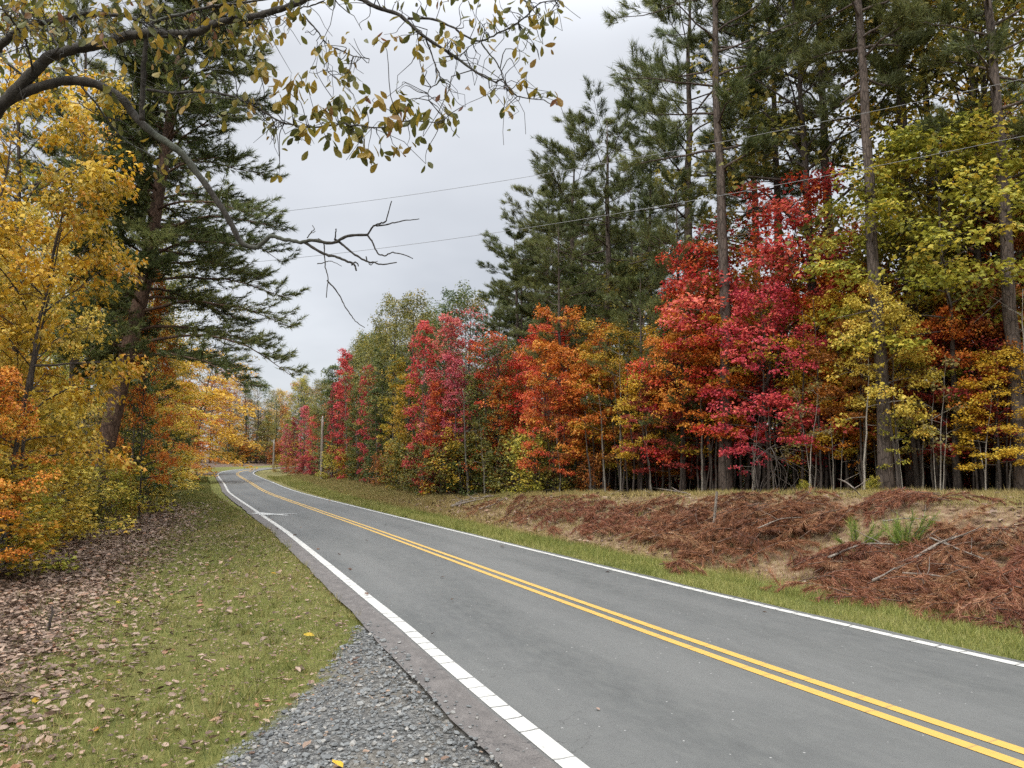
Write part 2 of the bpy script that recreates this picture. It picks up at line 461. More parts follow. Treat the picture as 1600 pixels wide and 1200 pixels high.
# smoother, paler wheel tracks
wt = None
for c0 in (-1.95, -.65, .6, 1.6):
    g = maprange(t, math_(t, 'ABSOLUTE', math_(t, 'SUBTRACT', rd, c0)), .0, .45, .25, 0)
    wt = g if wt is None else math_(t, 'MAXIMUM', wt, g)
base = mixc(t, wt, base, (.104, .103, .096))
base = mixc(t, maprange(t, noise(t, 1.6, 5, .7, rdvec(t, 1.5, .12)), .56, .72, 0, .25), base, (.05, .051, .049))
sho = rampn(t, math_(t, 'ADD', math_(t, 'MULTIPLY', noise(t, 60, 4, .7, rdvec(t)), .5), math_(t, 'MULTIPLY', noise(t, 5, 5, .65, rdvec(t, 1.6, .7)), .5)),
            [(.34, (.045, .04, .036)), (.5, (.085, .075, .067)), (.66, (.135, .12, .108))])
base = mixc(t, maprange(t, math_(t, 'ADD', rd, math_(t, 'MULTIPLY', math_(t, 'SUBTRACT', mid, .5), .05)), -2.66, -2.62, 1, 0), base, sho)
# hairline cracks in the old shoulder
vc = N(t, 'ShaderNodeTexVoronoi'); vc.feature = 'DISTANCE_TO_EDGE'; vc.inputs['Scale'].default_value = 1.9
wv = N(t, 'ShaderNodeVectorMath', operation='ADD'); t.links.new(rdvec(t, .6, 1.6), wv.inputs[0])
wn = N(t, 'ShaderNodeVectorMath', operation='SCALE'); wn.inputs['Scale'].default_value = .5
t.links.new(noise(t, 4, 4, .6, rdvec(t), 'Color'), wn.inputs[0]); t.links.new(wn.outputs[0], wv.inputs[1]); t.links.new(wv.outputs[0], vc.inputs['Vector'])
ck = math_(t, 'MULTIPLY', maprange(t, vc.outputs['Distance'], .004, .014, 1, 0), maprange(t, rd, -2.5, -1.6, .8, .0))
ck = math_(t, 'MULTIPLY', ck, maprange(t, noise(t, 1.1, 3, .5, rdvec(t)), .45, .6, 0, 1))
base = mixc(t, ck, base, (.03, .027, .025))
sc_ = N(t, 'ShaderNodeTexVoronoi'); sc_.inputs['Scale'].default_value = 16; t.links.new(rdvec(t), sc_.inputs['Vector'])
sps = N(t, 'ShaderNodeSeparateColor'); t.links.new(sc_.outputs['Color'], sps.inputs[0])
base = mixc(t, math_(t, 'MULTIPLY', maprange(t, sc_.outputs['Distance'], .10, .16, .8, 0), maprange(t, sps.outputs[0], .93, .94, 0, 1)), base, (.30, .29, .27))
base = mixc(t, math_(t, 'MULTIPLY', maprange(t, sc_.outputs['Distance'], .10, .18, .8, 0), maprange(t, sps.outputs[1], .95, .96, 0, 1)), base, (.05, .045, .04))
p = N(t, 'ShaderNodeBsdfPrincipled'); p.inputs['Roughness'].default_value = 0.72; p.inputs['Specular IOR Level'].default_value = 0.4
t.links.new(base, p.inputs['Base Color'])
bp = N(t, 'ShaderNodeBump'); bp.inputs['Strength'].default_value = 0.35; bp.inputs['Distance'].default_value = 0.01
t.links.new(fine, bp.inputs['Height']); t.links.new(bp.outputs[0], p.inputs['Normal'])
t.links.new(p.outputs[0], out.inputs[0])
strip('road', m, LE, RE, 0.0, wob=0.05)

def paint(name, col, crk):
    m, t, out = mat(name)
    c = mixc(t, maprange(t, noise(t, 14, 5, .65, rdvec(t, 1, .5)), .35, .7, 0, .35), col, tuple(x * .72 for x in col))
    # cross cracks and worn patches let the asphalt through
    wv = N(t, 'ShaderNodeTexNoise'); wv.noise_dimensions = '1D'
    wob = math_(t, 'ADD', math_(t, 'MULTIPLY', attr(t, 'rs'), 3.4), math_(t, 'MULTIPLY', noise(t, 6, 3, .5, rdvec(t)), .35))
    fr = math_(t, 'FRACT', wob)
    idx = N(t, 'ShaderNodeTexWhiteNoise'); idx.noise_dimensions = '1D'; t.links.new(math_(t, 'FLOOR', wob), idx.inputs['W'])
    cut = math_(t, 'MULTIPLY', maprange(t, fr, .05, .11, 1, 0), maprange(t, idx.outputs['Value'], .12, .3, 0, crk))
    worn = maprange(t, noise(t, 5, 7, .8, rdvec(t, 3, 1)), .57, .68, 0, .75 * crk)
    c = mixc(t, math_(t, 'MAXIMUM', cut, worn), c, (.07, .067, .06))
    p = N(t, 'ShaderNodeBsdfPrincipled'); p.inputs['Roughness'].default_value = 0.6
    t.links.new(c, p.inputs['Base Color']); t.links.new(p.outputs[0], out.inputs[0])
    return m
PW = paint('white_paint', (.385, .375, .34), 1.0); PY = paint('yellow_paint', (.40, .245, .045), .4)
strip('edge_line', PW, LO - .075, LO + .075, .005, wob=.004)
strip('edge_line', PW, RO - .055, RO + .055, .005, wob=.004)
strip('centre_line', PY, -.16, -.055, .005, wob=.003)
strip('centre_line', PY, .055, .16, .005, wob=.003)
# the surveyor's white cross over the left edge line
sb = MB()
for a, b, w in (((399, 804.5), (450, 808.5), .26), ((405, 807.5), (464, 806.0), .22)):
    A = ground_px(*a); B = ground_px(*b); A[2] = B[2] = 0; dr = unit(B - A); nr = np.array([-dr[1], dr[0], 0])
    tt = np.linspace(0, 1, 9)[:, None]; wd = (w * (1 - .75 * tt)); C_ = A + (B - A) * tt
    zz = np.array([0, 0, .010 + .003 * len(sb.v)])
    vv = np.stack([C_ - nr * wd + zz, C_ + nr * wd + zz], 1).reshape(-1, 3)
    k = np.arange(8)[:, None] * 2
    sb.add(vv, [np.concatenate([k, k + 1, k + 3, k + 2], 1)])
pm, t, out = mat('cross_paint'); p = N(t, 'ShaderNodeBsdfPrincipled'); p.inputs['Roughness'].default_value = .7
t.links.new(mixc(t, noise(t, 9, 4), (.40, .40, .38), (.28, .28, .26)), p.inputs['Base Color']); t.links.new(p.outputs[0], out.inputs[0])
tag(link('survey_cross', sb.mesh('survey_cross', pm)), kind='structure')

# ------------------------------------------------------------------ leaf outlines
MAPLE = [(0, 0, 0), (.12, .40, .04), (.42, .50, -.03), (.55, .22, .03), (1, 0, -.10), (.55, -.22, .03), (.42, -.50, -.03), (.12, -.40, .04)]
MAPLEF = [[list(range(8))]]
OVAL = [(0, 0, 0), (.28, .17, .04), (.62, .25, .03), (.88, .14, -.04), (1, 0, -.10), (.88, -.14, -.04), (.62, -.25, .03), (.28, -.17, .04), (.55, 0, -.02)]
OVALF = [[[0, 1, 2, 8], [8, 2, 3, 4], [0, 8, 6, 7], [8, 4, 5, 6]]]
CURL = [(0, 0, 0), (.25, .22, .10), (.6, .30, .14), (.9, .12, .04), (1, 0, .12), (.9, -.12, .06), (.6, -.30, .10), (.25, -.22, .13), (.5, 0, -.03)]
RHOMB = [(0, 0, 0), (.5, .33, .05), (1, 0, -.08), (.5, -.33, .05)]
RHOMBF = [[[0, 1, 2, 3]]]
BLADE = [(0, .5, 0), (0, -.5, 0), (1, 0, 0)]
BLADEF = [[[0, 1, 2]]]

def needles(mb, P, D, r, n, L, w, spread, tint_lo=0., tint_hi=1., clump=None):
    """n needles fanning out from each tip P about its direction D"""
    m = len(P)
    D = unit(np.repeat(D, n, 0)); P2 = np.repeat(P, n, 0)
    d = unit(D + r.normal(0, spread, (m * n, 3)))
    P2 = P2 - D * r.uniform(0, L * .9, (m * n, 1))
    up = r.normal(0, 1, (m * n, 3))
    ln = L * r.uniform(.7, 1.15, m * n)
    ww = np.cross(d, up); ww = unit(ww) * (w / 2)
    v = np.stack([P2 + ww, P2 - ww, P2 + d * ln[:, None]], 1).reshape(-1, 3)
    cl = r.uniform(0, 1, m) if clump is None else clump
    mb.add(v, [np.arange(m * n * 3).reshape(-1, 3)], np.repeat(r.uniform(tint_lo, tint_hi, m * n), 3), np.repeat(np.repeat(cl, n), 3))

def branch_path(r, p0, az, el, L, n=6, droop=0.0, lift=0.0, wob=.06):
    t = np.linspace(0, 1, n)
    hor = np.array([math.cos(az), math.sin(az), 0])
    pts = p0 + hor * (L * math.cos(el) * t)[:, None]
    pts[:, 2] += L * math.sin(el) * t + lift * L * t ** 2 - droop * L * t ** 2
    pts[1:] += np.cumsum(r.normal(0, wob * L / n, (n - 1, 3)), 0)
    return pts

def trunk_path(r, H, lean=.02, wob=.012, n=14):
    t = np.linspace(0, 1, n)
    pts = np.zeros((n, 3)); pts[:, 2] = -.35 + (H + .35) * t
    az = r.uniform(0, 6.28)
    w = np.cumsum(r.normal(0, wob * H / math.sqrt(n) * .5, (n, 2)), 0); w -= w[0]
    pts[:, 0] = lean * H * t ** 1.3 * math.cos(az) + w[:, 0]; pts[:, 1] = lean * H * t ** 1.3 * math.sin(az) + w[:, 1]
    return pts

def along(pts, f):
    f = np.clip(np.asarray(f, float), 0, 1) * (len(pts) - 1); i = np.minimum(f.astype(int), len(pts) - 2); g = (f - i)[..., None]
    return pts[i] * (1 - g) + pts[i + 1] * g

def spray(mb, r, c, dirn, rad, n, size, flat=.28, tmpl=MAPLE, tf=MAPLEF, droop=.35, cl=None):
    """a flat spray of leaves about c, drooping away from it"""
    a = r.uniform(0, 6.28, n); q = rad * np.sqrt(r.uniform(0, 1, n))
    off = np.stack([np.cos(a) * q, np.sin(a) * q, np.zeros(n)], 1)
    off += dirn * rad * .4
    off[:, 2] += r.normal(0, flat * rad, n) - droop * q * q / max(rad, .1)
    d = np.stack([np.cos(a), np.sin(a), r.normal(-.45, .35, n)], 1) + r.normal(0, .45, (n, 3)) + dirn * .4
    nr = np.stack([r.normal(0, .5, n), r.normal(0, .5, n), np.ones(n)], 1)
    mb.leaves(c + off, d, nr, size * r.uniform(.65, 1.2, n), tmpl, tf, r.uniform(0, 1, n), r.uniform() if cl is None else cl)

def hardwood(seed, H=9, base=.18, R=2.6, nprim=34, r0=.09, leaf=.122, nleaf=66, srad=.5, stems=1, prof='round', el0=.15, el1=.85, lean=.03, sub=4, flat=.2, twigs=True, bare=0.):
    """trunk mesh data and crown mesh data of one broadleaved tree"""
    r = np.random.default_rng(seed); tb, cb = MB(), MB()
    for sidx in range(stems):
        Hs = H * (1 if sidx == 0 else r.uniform(.65, .95))
        tp = trunk_path(r, Hs, lean if stems == 1 else r.uniform(.08, .18), .03)
        if sidx: tp[:, :2] += r.normal(0, .18, 2)
        tt = np.linspace(0, 1, len(tp))
        rad = r0 * (1 if sidx == 0 else .75) * ((1 - tt) ** .85 * .95 + .05); rad[0] *= 1.5; rad[1] *= 1.1
        tb.tube(tp, rad, 8)
        np_ = nprim // stems
        for i in range(np_):
            f = base + (1 - base) * ((i + r.uniform(0, 1)) / np_)
            g = (f - base) / (1 - base)
            if prof == 'round': L = R * (.45 + .75 * math.sin(math.pi * min(1, .18 + .78 * g)) ** .8 - .25 * g)
            elif prof == 'column': L = R * (.75 + .4 * math.sin(math.pi * (.1 + .85 * g))) * (1 - .55 * g ** 3)
            elif prof == 'cone': L = R * (1.05 - .85 * g)
            else: L = R * (.5 + .6 * math.sin(math.pi * g))
            L *= r.uniform(.7, 1.25)
            el = el0 + (el1 - el0) * g + r.normal(0, .12)
            p0 = along(tp, f); az = i * 2.39996 + r.normal(0, .4)
            bp_ = branch_path(r, p0, az, el, L, 6, droop=.18 * (1 - g), lift=.05)
            br = np.interp(f, tt, rad) * .5
            tb.tube(bp_, np.linspace(max(br, .012), .005, 6), 5, False)
            for k in range(sub):
                q = .3 + .7 * (k + r.uniform(.2, 1)) / sub
                c0 = along(bp_, q)
                if k == sub - 1: c1 = bp_[-1]
                else:
                    side = (-1) ** k * r.uniform(.5, 1.2); az2 = az + side
                    l2 = L * .42 * (1.1 - q * .5) * r.uniform(.6, 1.2)
                    b2 = branch_path(r, c0, az2, el * .4 + r.normal(0, .15), l2, 4, droop=.12)
                    if twigs: tb.tube(b2, np.linspace(.009, .004, 4), 4, False)
                    c1 = b2[-1]
                if r.uniform() < bare: continue
                hor = np.array([math.cos(az), math.sin(az), 0])
                cl = r.uniform()
                spray(cb, r, c1, hor, srad * r.uniform(.6, 1.25), int(nleaf * r.uniform(.55, 1.3)), leaf, flat, cl=cl)
                if twigs and sub > 3 and r.uniform() < .5:
                    spray(cb, r, (c0 + c1) / 2, hor, srad * .7, nleaf // 3, leaf, flat, cl=cl)
    return tb, cb

def pine(seed, H=23, base=.5, R=3.0, nprim=40, r0=.24, ntuft=72, L=.30, w=.019, nn=18, droop=.2, el0=-.05, el1=.62, stubs=6, lean=.012, spread=.5, subs=6):
    r = np.random.default_rng(seed); tb, cb = MB(), MB()
    tp = trunk_path(r, H, lean, .012, 18); tt = np.linspace(0, 1, 18)
    rad = r0 * ((1 - tt) ** .75 * .96 + .04); rad[0] *= 1.35; rad[1] *= 1.08
    tb.tube(tp, rad, 10)
    for i in range(stubs):
        f = r.uniform(.2, base); b = branch_path(r, along(tp, f), r.uniform(0, 6.28), r.normal(0, .25), r.uniform(.5, 1.8), 4)
        tb.tube(b, np.linspace(.03, .008, 4), 5, False)
    for i in range(nprim):
        g = (i + r.uniform(0, 1)) / nprim; f = base + (1 - base) * g
        Lb = R * (.5 + .6 * math.sin(math.pi * min(1, .15 + .6 * g)) - .60 * g ** 7) * r.uniform(.55, 1.25)
        az = i * 2.39996 + r.normal(0, .45); el = el0 + (el1 - el0) * g ** 1.3 + r.normal(0, .15)
        p0 = along(tp, f); bpth = branch_path(r, p0, az, el, Lb, 7, droop=droop * (1 - g), lift=.14, wob=.1)
        br = max(.014, np.interp(f, tt, rad) * .38)
        tb.tube(bpth, np.linspace(br, .008, 7), 5, False)
        P, D = [], []
        for k in range(subs):
            q = .35 + .65 * (k + r.uniform(0, 1)) / subs
            c0 = along(bpth, q); az2 = az + (-1) ** k * r.uniform(.35, 1.1)
            b2 = branch_path(r, c0, az2, el * .5 + .2 + r.normal(0, .25), Lb * .32 * (1.25 - q * .6), 4, lift=.25, wob=.12)
            tb.tube(b2, np.linspace(.011, .005, 4), 4, False)
            m = max(2, ntuft // subs)
            for fq in np.linspace(.5, 1, m):
                P.append(along(b2, fq) + r.normal(0, .08, 3)); D.append(b2[-1] - b2[0] + np.array([0, 0, .15 * Lb * .3]))
        P = np.array(P); D = np.array(D) + r.normal(0, .1, (len(P), 3))
        cl = np.clip(r.uniform(.1, .9) + r.normal(0, .15, len(P)), 0, 1)
        needles(cb, P, D, r, nn, L, w, spread, clump=cl)
    return tb, cb

# ------------------------------------------------------------------ tree kinds
KIND = {}
def kind(name, H, bark, tc):
    KIND[name] = (H, tc[0].mesh(name + '_trunk', BK[bark], True), tc[1].mesh(name + '_crown', LM['pine']), bark)
for i in range(5): kind('pine%d' % i, 23, 'pine', pine(100 + i, base=[.46, .52, .42, .56, .48][i], R=[3.3, 2.9, 3.2, 2.7, 3.5][i]))
for i in range(2): kind('shortpine%d' % i, 15, 'pine', pine(120 + i, H=15, base=.2, R=2.7, nprim=46, r0=.17, ntuft=46))
for i in range(5): kind('maple%d' % i, 9, 'dark', hardwood(200 + i, R=[2.5, 2.9, 2.3, 2.7, 2.1][i], base=[.2, .26, .16, .3, .22][i], stems=[1, 2, 1, 2, 1][i], nprim=36))
for i in range(2): kind('maple%d' % (5 + i), 9, 'dark', hardwood(210 + i, R=2.3, base=[.40, .46][i], nprim=30, stems=[2, 1][i], lean=.06))
for i in range(3): kind('column%d' % i, 10, 'grey', hardwood(220 + i, H=10, R=1.05, base=.06, nprim=44, prof='column', el0=.2, el1=1.0, leaf=.13, nleaf=46, srad=.42, sub=3))
for i in range(4): kind('oak%d' % i, 17, 'dark', hardwood(240 + i, H=17, R=3.6, base=[.34, .42, .28, .36][i], nprim=40, r0=.2, leaf=.17, nleaf=34, srad=.62, sub=4, flat=.35, el0=.2, el1=1.0))
for i in range(3): kind('sapling%d' % i, 6, 'pale', hardwood(260 + i, H=6, R=1.25, base=.42, nprim=15, r0=.045, leaf=.14, nleaf=24, srad=.36, sub=3, stems=[1, 3, 2][i], lean=.08))
for i in range(4): kind('shrub%d' % i, 2.6, 'grey', hardwood(280 + i, H=2.6, R=1.1, base=.05, nprim=30, r0=.03, leaf=.11, nleaf=34, srad=.34, sub=3, stems=3, el0=.35, el1=1.0, flat=.45))
for i in range(2): kind('bare%d' % i, 11, 'grey', hardwood(300 + i, H=11, R=2.4, base=.2, nprim=50, r0=.1, leaf=.12, nleaf=12, srad=.45, sub=5, bare=.75, el0=.6, el1=1.1))

CATS = {'pine': 'pine tree', 'shortpine': 'pine tree', 'maple': 'maple tree', 'column': 'maple tree', 'oak': 'hardwood tree', 'sapling': 'sapling', 'shrub': 'shrub', 'bare': 'bare tree'}
NAMES = {'pine': 'pine_tree', 'shortpine': 'pine_tree', 'maple': 'maple_tree', 'column': 'maple_tree', 'oak': 'hardwood_tree', 'sapling': 'sapling', 'shrub': 'shrub', 'bare': 'bare_tree'}
TR = np.random.default_rng(77)
def tree(k, x, y, H, pal, label, group=None, wide=1.0, bark=None, rot=None, tilt=0):
    """one tree: an Empty at its foot with a trunk and a crown"""
    H0, tm, cm, bk = KIND[k]
    fam = k.rstrip('0123456789')
    o = empty(NAMES[fam], (x, y, gz(x, y)))
    s = H / H0
    o.scale = (s * wide, s * wide, s)
    o.rotation_euler = (0, 0, TR.uniform(0, 6.28) if rot is None else rot) if not tilt else (0, tilt, 0)
    dd = road_sd([x], [y])[0][0]
    if -3.9 < dd < 3.4: print('ON ROAD', label, round(dd, 1))
    tag(o, label, CATS[fam], group)
    a = link('trunk', tm, o); b = link('crown', cm, o)
    if fam not in ('pine', 'shortpine') or pal != 'pine':
        b.material_slots[0].link = 'OBJECT'; b.material_slots[0].material = LM[pal]
    if bark:
        a.material_slots[0].link = 'OBJECT'; a.material_slots[0].material = BK[bark]
    return o
def tree_px(k, u, Y, vtop, pal, label, group=None, wide=1.0, bark=None, rot=None, tilt=0):
    x = (u - 800) / F / cp * Y / 1.0
    x = at(u, VH, Y)[0]
    top = at(u, vtop, Y)[2]
    return tree(k, x, Y, top - gz(x, Y), pal, label, group, wide, bark, rot, tilt)
# ------------------------------------------------------------------ the wood on the right
# tall pines and their neighbours along the edge: photo column, distance, top row, label
G1 = 'tall pines of the wood right of the road'
for k, u, Y, v, lab, w in [
    ('pine0', 1134, 26.7, -270, 'tallest grey barked pine rising bare trunked at the left side of the crimson maple', .9),
    ('pine1', 1384, 22.3, -400, 'thick pine trunk standing at the front above the small red brush patch', .85),
    ('pine3', 1428, 25, -330, 'dark pine trunk close behind the thick pine at the front', 1.0),
    ('pine2', 1596, 21.2, -420, 'thick pine cut by the right border of the photo beside the gold sapling', .9),
    ('pine4', 1312, 30, -210, 'tall pine behind the crimson maple with its crown against the white sky gap', 1.0),
    ('pine3', 1186, 35, 10, 'slim pine behind the tallest pine with dark crown halfway up', 1.1),
    ('pine2', 1078, 36, -60, 'tall pine whose crown fills the gap left of the tallest pine', 1.1),
    ('pine4', 1022, 39, 150, 'slim pine with a long bare upper trunk left of the tallest pine', .95),
    ('pine0', 955, 38, 150, 'broad topped pine forming the peak of the right treeline against the sky', 1.35),
    ('pine2', 890, 41, 195, 'pine on the left shoulder of the broad topped pine', 1.25),
    ('pine3', 858, 44, 265, 'pine stepping down from the peak of the right treeline', 1.3),
    ('pine1', 815, 46, 335, 'pine above the orange maple where the treeline drops toward the road bend', 1.35),
    ('pine4', 779, 50, 430, 'lowest dark pine at the end of the pine group beside the pink bare twigs', 1.3),
    ('pine1', 915, 48, 290, 'pine half hidden behind the broad topped pine', 1.2),
    ('pine0', 990, 47, 260, 'pine between the broad topped pine and the slim bare one', 1.2),
    ('shortpine0', 1000, 31, 400, 'young pine with dark green boughs over the orange leaves', 1.1),
    ('shortpine1', 1066, 28.5, 250, 'leaning slender pine with dark crown over a thin dark trunk', .8),
    ('shortpine0', 905, 40, 470, 'small pine with green boughs between two orange maples', .9),
    ('pine2', 1490, 48, 190, 'pine deep behind the yellow green maple', 1.0),
    ('pine0', 1545, 44, 150, 'tall pine right of the yellow green maple with dark crown', 1.0),
    ('pine3', 1222, 33, -60, 'second tall pine right of the tallest pine with dense dark crown', 1.1),
]: tree_px(k, u, Y, v + (35 if v > 100 else 0), 'pine', lab, G1, w, rot=None)

G2 = 'coloured trees along the right edge of the wood'
for k, u, Y, v, pal, lab, w in [
    ('maple1', 1182, 27.4, 330, 'crimson', 'large crimson maple right of the tallest pine', 1.0),
    ('maple3', 1240, 28.5, 350, 'scarlet', 'scarlet maple merging into the right side of the large crimson maple', .85),
    ('maple0', 1200, 25.6, 470, 'crimson', 'lower crimson maple drooping over the tangled vines', .95),
    ('maple2', 1100, 28, 400, 'scarlet', 'red orange maple showing left of the tallest pine trunk', .8),
    ('maple5', 1112, 27.3, 470, 'orange', 'bright orange maple behind the tallest pine trunk', .9),
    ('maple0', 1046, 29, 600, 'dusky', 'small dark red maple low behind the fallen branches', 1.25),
    ('maple2', 1085, 31, 560, 'orange', 'orange maple behind the small dark red maple', 1.0),
    ('maple1', 905, 34, 505, 'orange', 'orange maple left of the young pine', .85),
    ('maple4', 850, 36, 520, 'scarlet', 'red orange maple under the stepped pines', 1.0),
    ('maple3', 945, 36, 520, 'orange', 'pale orange maple behind the young pine', .8),
    ('maple0', 962, 33, 600, 'amber', 'amber maple beneath the young pine', .85),
    ('maple2', 880, 33, 610, 'rust', 'rust leaved maple low under the orange one', .9),
    ('maple6', 1495, 22.4, 235, 'lime', 'big yellow green maple spreading over the front of the wood', 1.05),
    ('maple5', 1432, 23.2, 290, 'lime', 'yellow green maple left of the big yellow green one', .8),
    ('maple0', 1560, 24.5, 250, 'lime', 'yellow green maple near the right border above the rust one', .9),
    ('maple2', 1330, 26, 420, 'orange', 'orange maple between crimson and yellow green maples', .9),
    ('maple4', 1290, 25.2, 480, 'gold', 'gold maple beside the crimson one with a thin pale stem', .8),
    ('maple4', 1580, 23.5, 360, 'rust', 'rust orange maple at the right border', .9),
    ('maple1', 1450, 29, 380, 'orange', 'orange maple glowing behind the thick pine', 1.0),
    ('maple3', 1380, 30, 430, 'rust', 'rust maple behind the yellow sapling', 1.0),
    ('maple0', 1520, 28, 420, 'gold', 'gold maple deep behind the pale sapling clump', 1.0),
    ('maple2', 1590, 27, 190, 'scarlet', 'scarlet crown high at the right border', .7),
    ('maple4', 1560, 21.4, 560, 'gold', 'low gold maple in front at the right border', 1.15),
    ('column0', 692, 38.5, 498, 'pink', 'tall pinkish red column of leaves tallest among the red trees by the bend', .95),
    ('column1', 662, 39.5, 505, 'crimson', 'crimson column left of the tall scarlet one', .8),
    ('bare0', 728, 38.5, 490, 'pink', 'bare pinkish twigged tree with few red leaves', 1.0),
    ('bare1', 765, 38, 540, 'pink', 'thin tree with sparse pinkish red leaves under the lowest dark pine', .9),
    ('oak1', 640, 47, 478, 'olive', 'olive crowned hardwood standing above the red columns', 1.0),
    ('oak0', 607, 51, 476, 'olive', 'olive hardwood at the left shoulder of the red columns', .9),
    ('oak2', 690, 46, 465, 'green', 'green hardwood behind the tall scarlet column', 1.0),
    ('oak3', 735, 48, 470, 'olive', 'olive hardwood behind the bare pinkish tree', 1.0),
    ('column2', 632, 43, 590, 'amber', 'amber column between the red columns', 1.2),
    ('column1', 597, 49, 548, 'green', 'dark green column with few branches left of the red columns', .8),
    ('column0', 578, 51, 575, 'crimson', 'narrow crimson column behind the dark green one', .75),
    ('column2', 542, 56, 553, 'crimson', 'crimson column halfway along the far edge of the wood', .8),
    ('column1', 560, 55, 590, 'olive', 'olive column between two crimson columns', 1.0),
    ('column0', 518, 60, 575, 'green', 'green column left of the crimson column halfway along', 1.0),
    ('column2', 500, 62, 640, 'olive', 'olive column behind the nearer utility pole', 1.0),
    ('column1', 488, 66, 650, 'crimson', 'small crimson column left of the nearer utility pole', .85),
    ('column0', 475, 69, 636, 'pink', 'small pinkish red column in the far row', .8),
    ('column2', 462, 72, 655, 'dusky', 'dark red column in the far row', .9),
    ('column1', 447, 80, 664, 'pink', 'last pinkish red column beside the farther utility pole', .9),
    ('column0', 612, 46, 560, 'amber', 'amber column right of the narrow crimson one', .8),
    ('column1', 712, 37.6, 560, 'pink', 'pinkish red column right of the tall scarlet one', .9),
    ('column2', 675, 37.8, 600, 'scarlet', 'short scarlet column in front of the tall red pair', .9),
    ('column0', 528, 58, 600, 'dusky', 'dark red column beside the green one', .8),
    ('column1', 745, 36.8, 590, 'olive', 'olive column in front of the bare pinkish tree', 1.0),
    ('column2', 785, 36, 600, 'orange', 'orange column under the lowest dark pine', 1.0),
    ('column0', 588, 48, 610, 'green', 'green column beside the narrow crimson one', .9),
    ('column1', 557, 53, 600, 'green', 'green column in front of the olive one between the crimson pair', .7),
    ('maple1', 770, 37.5, 540, 'scarlet', 'red orange maple at the left end of the orange maples', .9),
    ('oak0', 500, 70, 600, 'olive', 'olive hardwood over the far red columns', .8),
    ('oak1', 470, 80, 596, 'lime', 'pale green hardwood over the farthest red column', .8),
    ('oak2', 540, 66, 570, 'green', 'green hardwood behind the crimson column halfway along', .8),
    ('oak3', 570, 60, 545, 'olive', 'olive hardwood behind the narrow crimson column', .9),
    ('oak0', 1290, 27, -120, 'olive', 'tall olive hardwood with spreading limbs over the scarlet maple', .9),
    ('oak2', 1470, 26, -230, 'olive', 'tall olive hardwood above the big yellow green maple', .85),
    ('oak1', 1560, 27, -160, 'lime', 'tall yellow green hardwood filling the upper right corner', .85),
    ('oak0', 1530, 24, -60, 'olive', 'olive hardwood with a bent dark limb at the upper right', .8),
    ('maple5', 1402, 21.7, 455, 'yellow', 'light yellow maple in front of the thick pine trunk', .75),
    ('maple6', 1472, 22.6, 500, 'orange', 'orange maple over the clump of pale stems', .9),
    ('maple6', 1345, 23.4, 500, 'rust', 'rust orange maple left of the light yellow one', .9),
    ('maple5', 1300, 25, 540, 'orange', 'light orange maple low beside the scarlet one', .8),
    ('maple6', 1535, 22.8, 440, 'rust', 'rust maple low under the yellow green ones at the right', .8),
    ('maple6', 1062, 28, 520, 'orange', 'orange maple just above the small dark red maple', .9),
    ('maple5', 1000, 29.8, 570, 'gold', 'gold maple low in front of the young pine', .9),
    ('maple6', 930, 31.8, 570, 'orange', 'light orange maple low left of the young pine', 1.0),
    ('maple1', 868, 32.8, 585, 'scarlet', 'low red orange maple beside the bright yellow green bush', .8),
    ('oak0', 1600, 25, -200, 'amber', 'amber olive hardwood cut by the upper right border', .8),
    ('maple3', 1010, 31, 560, 'rust', 'rust maple beneath the young pine by the fallen branches', .95),
    ('maple1', 1075, 34, 500, 'gold', 'gold maple glimpsed behind the small dark red maple', .9),
    ('maple2', 1150, 33, 440, 'orange', 'orange maple deep behind the large crimson one', 1.0),
    ('maple4', 985, 37, 540, 'amber', 'amber maple deep behind the young pine', 1.0),
    ('maple0', 815, 40, 560, 'orange', 'orange maple left of the red orange one', .9),
    ('maple3', 1290, 31, 400, 'orange', 'orange maple deep behind the gold one', 1.0),
    ('maple2', 1420, 26, 520, 'amber', 'amber maple low behind the thick front pine', .9),
    ('maple0', 1500, 25, 560, 'orange', 'low orange maple behind the clump of pale stems', .9),
]: tree_px(k, u, Y, v, pal, lab, G2, w)

G3 = 'pale stemmed saplings at the front of the wood'
for k, u, Y, v, pal, lab, w in [
    ('sapling0', 1345, 22.3, 500, 'yellow', 'single pale sapling stem leaning left of the thick front pine', .9),
    ('sapling2', 1262, 23.6, 600, 'tan', 'tan leaved sapling beside the tangled vines', .9),
    ('sapling1', 1466, 21.9, 560, 'tan', 'clump of pale sapling stems right of the thick front pine', .85),
    ('sapling2', 1536, 21.2, 590, 'gold', 'pale twin sapling stems under the low gold maple', .85),
    ('sapling0', 1005, 31, 640, 'rust', 'thin pale sapling behind the fallen branches', .8),
    ('sapling1', 758, 35.2, 655, 'olive', 'pale thin stem standing at the edge below the lowest dark pine', .7),
    ('sapling0', 1410, 21.8, 650, 'lime', 'short sapling with few leaves at the foot of the thick front pine', .9),
    ('sapling2', 1300, 24, 640, 'orange', 'small orange leaved sapling right of the tan one', .9),
    ('sapling1', 1175, 25.2, 640, 'crimson', 'thin crimson leaved sapling by the tallest pine foot', .8),
]: tree_px(k, u, Y, v, pal, lab, G3, w)

